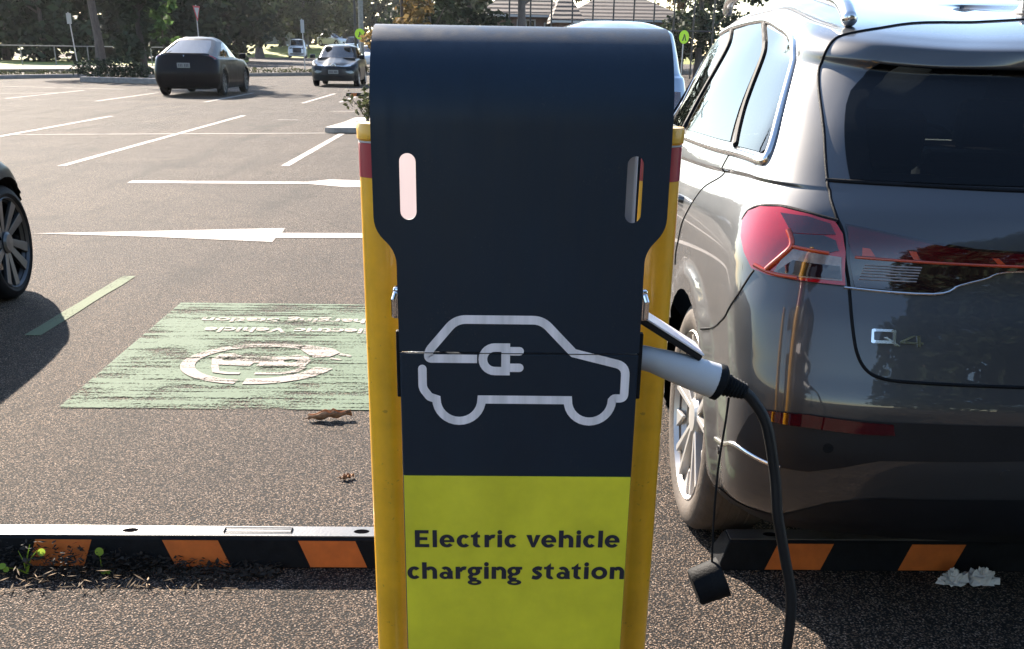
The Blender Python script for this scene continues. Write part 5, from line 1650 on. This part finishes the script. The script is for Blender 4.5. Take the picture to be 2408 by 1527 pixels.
# black coupe-backed SUV, seen from behind
bs, S = vehicle('suv', 'glossy black sloping-back SUV driving away across the car park', 'car', (-8.80, 34.6, 0), R(-1.0), 4.75, 1.92, 1.62, .98, (.16, 1.13), (1.5, 1.52), (3.75, 1.05), (2.75, 1.50), .82, 1.46, (.93, 3.82), black_paint, .365, style='twist', rimm=alloy_dark, cr=.34, tum=.70, glass=glass_dark, wglass=glass_dark)
both(S, 'tail_lamp', [(3.5, 3.72), (3.3, 3.95), (2.5, 4.0), (1.7, 3.98), (1.75, 3.86), (2.5, 3.72), (3.2, 3.55)], lamp_smoke, bs)
both(S, 'tail_light_lens', [(3.4, 3.76), (2.6, 3.92), (2.4, 3.86), (3.3, 3.66)], lamp_red, bs, .009)  # plain red lens patch over the smoked lamp
pm = plain("number_plate", (.20, .20, .19), .5, var=.05)
def number_plate(root, y, z, txt, d=-1):
    m = MB(); m.box((0, y, z), (.372, .012, .134)); p = m.build('number_plate', pm, root, bevel=.003)
    m = MB()
    for k, x in enumerate((-.13, -.085, -.04, .04, .085, .13)): m.box((x, y + d * .0075, z), (.022, .002, .075))
    m.build('plate_characters', post_black, p)
number_plate(bs, -.003 + .02, .84, '')
m = MB(); bead(S, m, [(2.55, 4.62), (1.2, 4.6), (0, 4.6), (-1.2, 4.6), (-2.55, 4.62)], .02, .006, 8); m.build('tail_spoiler', black_paint, bs, smooth=60)
m = MB(); bead(S, m, [(0, 3.62), (0, 3.78)], .012, .004, 6); bead(S, m, [(.07, 3.80), (0, 3.76), (-.07, 3.80)], .010, .004, 6); m.build('badge', chrome, bs)
m = MB(); bead(S, m, [(4.0, 5.15), (5.2, 5.12), (6.5, 5.1), (7.9, 5.12)], .012, .004, 6); bead(S, m, [(-4.0, 5.15), (-5.2, 5.12), (-6.5, 5.1), (-7.9, 5.12)], .012, .004, 6); m.build('window_trim', satin, bs)

# dark blue hatchback facing us
hb, S = vehicle('hatchback', 'dark blue hatchback facing the viewer left of the charging station', 'car', (-5.82, 48.8, 0), R(180.5), 4.33, 1.76, 1.47, .93, (.14, 1.02), (.62, 1.36), (3.38, .98), (2.45, 1.37), .80, 1.36, (.80, 3.42), blue_paint, .325, style='twist', glass=glass_dark, wglass=glass_dark)
both(S, 'headlamp', [(8.7, 3.95), (9.2, 4.0), (9.9, 3.75), (10.3, 3.45), (10.2, 3.3), (9.6, 3.3), (9.0, 3.55)], lamp_white, hb)
both(S, 'fog_lamp_trim', [(9.0, 1.5), (9.4, 1.9), (10.2, 1.75), (10.0, 1.55), (9.5, 1.35)], lamp_white, hb, .006)
patch(S, 'upper_grille', [(10.35, 3.25), (13.65, 3.25), (13.6, 3.0), (12, 2.85), (10.4, 3.0)], plastic, hb, .005)
patch(S, 'lower_grille', [(10.1, 2.4), (13.9, 2.4), (14.2, 1.1), (12, .9), (9.8, 1.1)], plastic, hb, .005)
m = MB(); c = S.one(12, 3.35, .012)
m.tube([(c.x + .085 * math.cos(a), c.y, c.z + .06 * math.sin(a)) for a in np.linspace(0, 2 * math.pi, 25)], .011, 8)
m.tube([(c.x + .034 * math.cos(a), c.y + .002, c.z + .052 * math.sin(a)) for a in np.linspace(0, 2 * math.pi, 21)], .008, 8)
m.tube([(c.x + .060 * math.cos(a), c.y + .002, c.z + .026 + .022 * math.sin(a)) for a in np.linspace(0, 2 * math.pi, 21)], .008, 8)
m.build('emblem', chrome, hb, smooth=60)
number_plate(hb, 4.345, .52, '', 1)
m = MB(); bead(S, m, [(9.4, 3.22), (10.6, 3.2), (11.6, 3.3)], .010, .006, 6); bead(S, m, [(14.6, 3.22), (13.4, 3.2), (12.4, 3.3)], .010, .006, 6); m.build('grille_trim', chrome, hb)

# white ute far up the street
ut, S = vehicle('ute', 'white ute with dark windscreen coming towards us up the street', 'ute', (-20.6, 130.5, .08), R(187), 5.3, 1.9, 1.85, 1.12, (.08, 1.14), (1.55, 1.74), (3.75, 1.18), (3.0, 1.74), 1.08, 1.72, (1.1, 4.25), white_paint, .39, lo=True, tum=.76)
both(S, 'headlamp', [(9.0, 3.6), (10.0, 3.7), (10.4, 3.3), (9.2, 3.1)], lamp_white, ut)
patch(S, 'grille', [(10.3, 3.6), (13.7, 3.6), (13.6, 1.6), (10.4, 1.6)], plastic, ut, .01, (.3, .3))
patch(S, 'bumper', [(9.3, 1.4), (14.7, 1.4), (14.6, .6), (9.4, .6)], alloy_dark, ut, .01, (.3, .3))
m = MB(); m.box((0, 3.0, 1.90), (1.4, .1, .08)); m.box((0, 1.8, 1.90), (1.4, .1, .08)); m.build('roof_rack', plastic, ut)

# pale 4WD behind the charging station
ps_, S = vehicle('suv', 'pale blue-silver tall SUV parked behind the charging station, only its roof edge showing', 'car', (1.70, 15.4, 0), 0, 4.7, 1.9, 1.82, 1.08, (.12, 1.12), (.36, 1.66), (3.5, 1.12), (2.7, 1.68), .98, 1.66, (.9, 3.7), silver_paint, .37, tum=.80, glass=glass_side)
both(S, 'tail_lamp', [(2.9, 3.3), (2.4, 3.3), (2.3, 2.4), (2.8, 2.4)], lamp_dark, ps_)
number_plate(ps_, .01, .85, '')

# dark car whose wheel enters on the left
dk, S = vehicle('dark_car', 'dark car cut off by the left edge, only its front wheel and wheel arch showing', 'car', (-3.775, 3.33, 0), 0, 4.30, 1.84, 1.46, .92, (.14, 1.0), (.62, 1.36), (3.0, .98), (2.15, 1.37), .76, 1.36, (.80, 3.52), black_paint, .335, style='twist', rimm=alloy_dark, cf=.5, xin=.72, mirrors=False, rimk=.78)

# small parked cars up the street
pc, S = vehicle('parked_car', 'white car parked nose out on the bank beyond the white ute', 'car', (TX(757, 152), 152, 1.25), R(235), 4.3, 1.76, 1.46, .92, (.14, 1.0), (.62, 1.36), (3.3, .98), (2.4, 1.37), .80, 1.36, (.80, 3.42), white_paint, .32, lo=True, group='cars parked up the street')
dv, S = vehicle('parked_van', 'dark van parked up the street above the roof of the hatchback', 'van', (TX(829, 138), 141, .55), R(182), 4.6, 1.8, 1.75, 1.02, (.12, 1.05), (.45, 1.62), (3.7, 1.0), (2.8, 1.62), .92, 1.6, (.85, 3.6), black_paint, .34, lo=True, group='cars parked up the street')
d2, S = vehicle('parked_car', 'slate blue car parked up the street just in front of the dark van', 'car', (TX(825, 118), 121, .1), R(181), 4.4, 1.78, 1.46, .92, (.14, 1.0), (.62, 1.36), (3.3, .98), (2.4, 1.37), .80, 1.36, (.80, 3.42), slate_paint, .32, lo=True, group='cars parked up the street')
d3, S = vehicle('parked_car', 'white car half hidden by the left edge of the charging station hood', 'car', (TX(875, 88), 88, 0), R(180), 4.3, 1.76, 1.46, .92, (.14, 1.0), (.62, 1.36), (3.3, .98), (2.4, 1.37), .80, 1.36, (.80, 3.42), white_paint, .32, lo=True, group='cars parked up the street')

# ------------------------------------------------------------------ sunlit air over the car park
hz, N_, L_, b_ = new_mat("thin_haze")
N_.remove(b_)
pv = N_.new("ShaderNodeVolumePrincipled")
pv.inputs['Color'].default_value = (.93, .94, 1.0, 1)
pv.inputs['Density'].default_value = 0.00009
pv.inputs['Anisotropy'].default_value = 0.35
L_.new(pv.outputs[0], N_["Material Output"].inputs['Volume'])
m = MB(); m.box((0, 60, 9.0), (500, 400, 20.4))
o = m.build('haze', hz); o['kind'] = 'stuff'
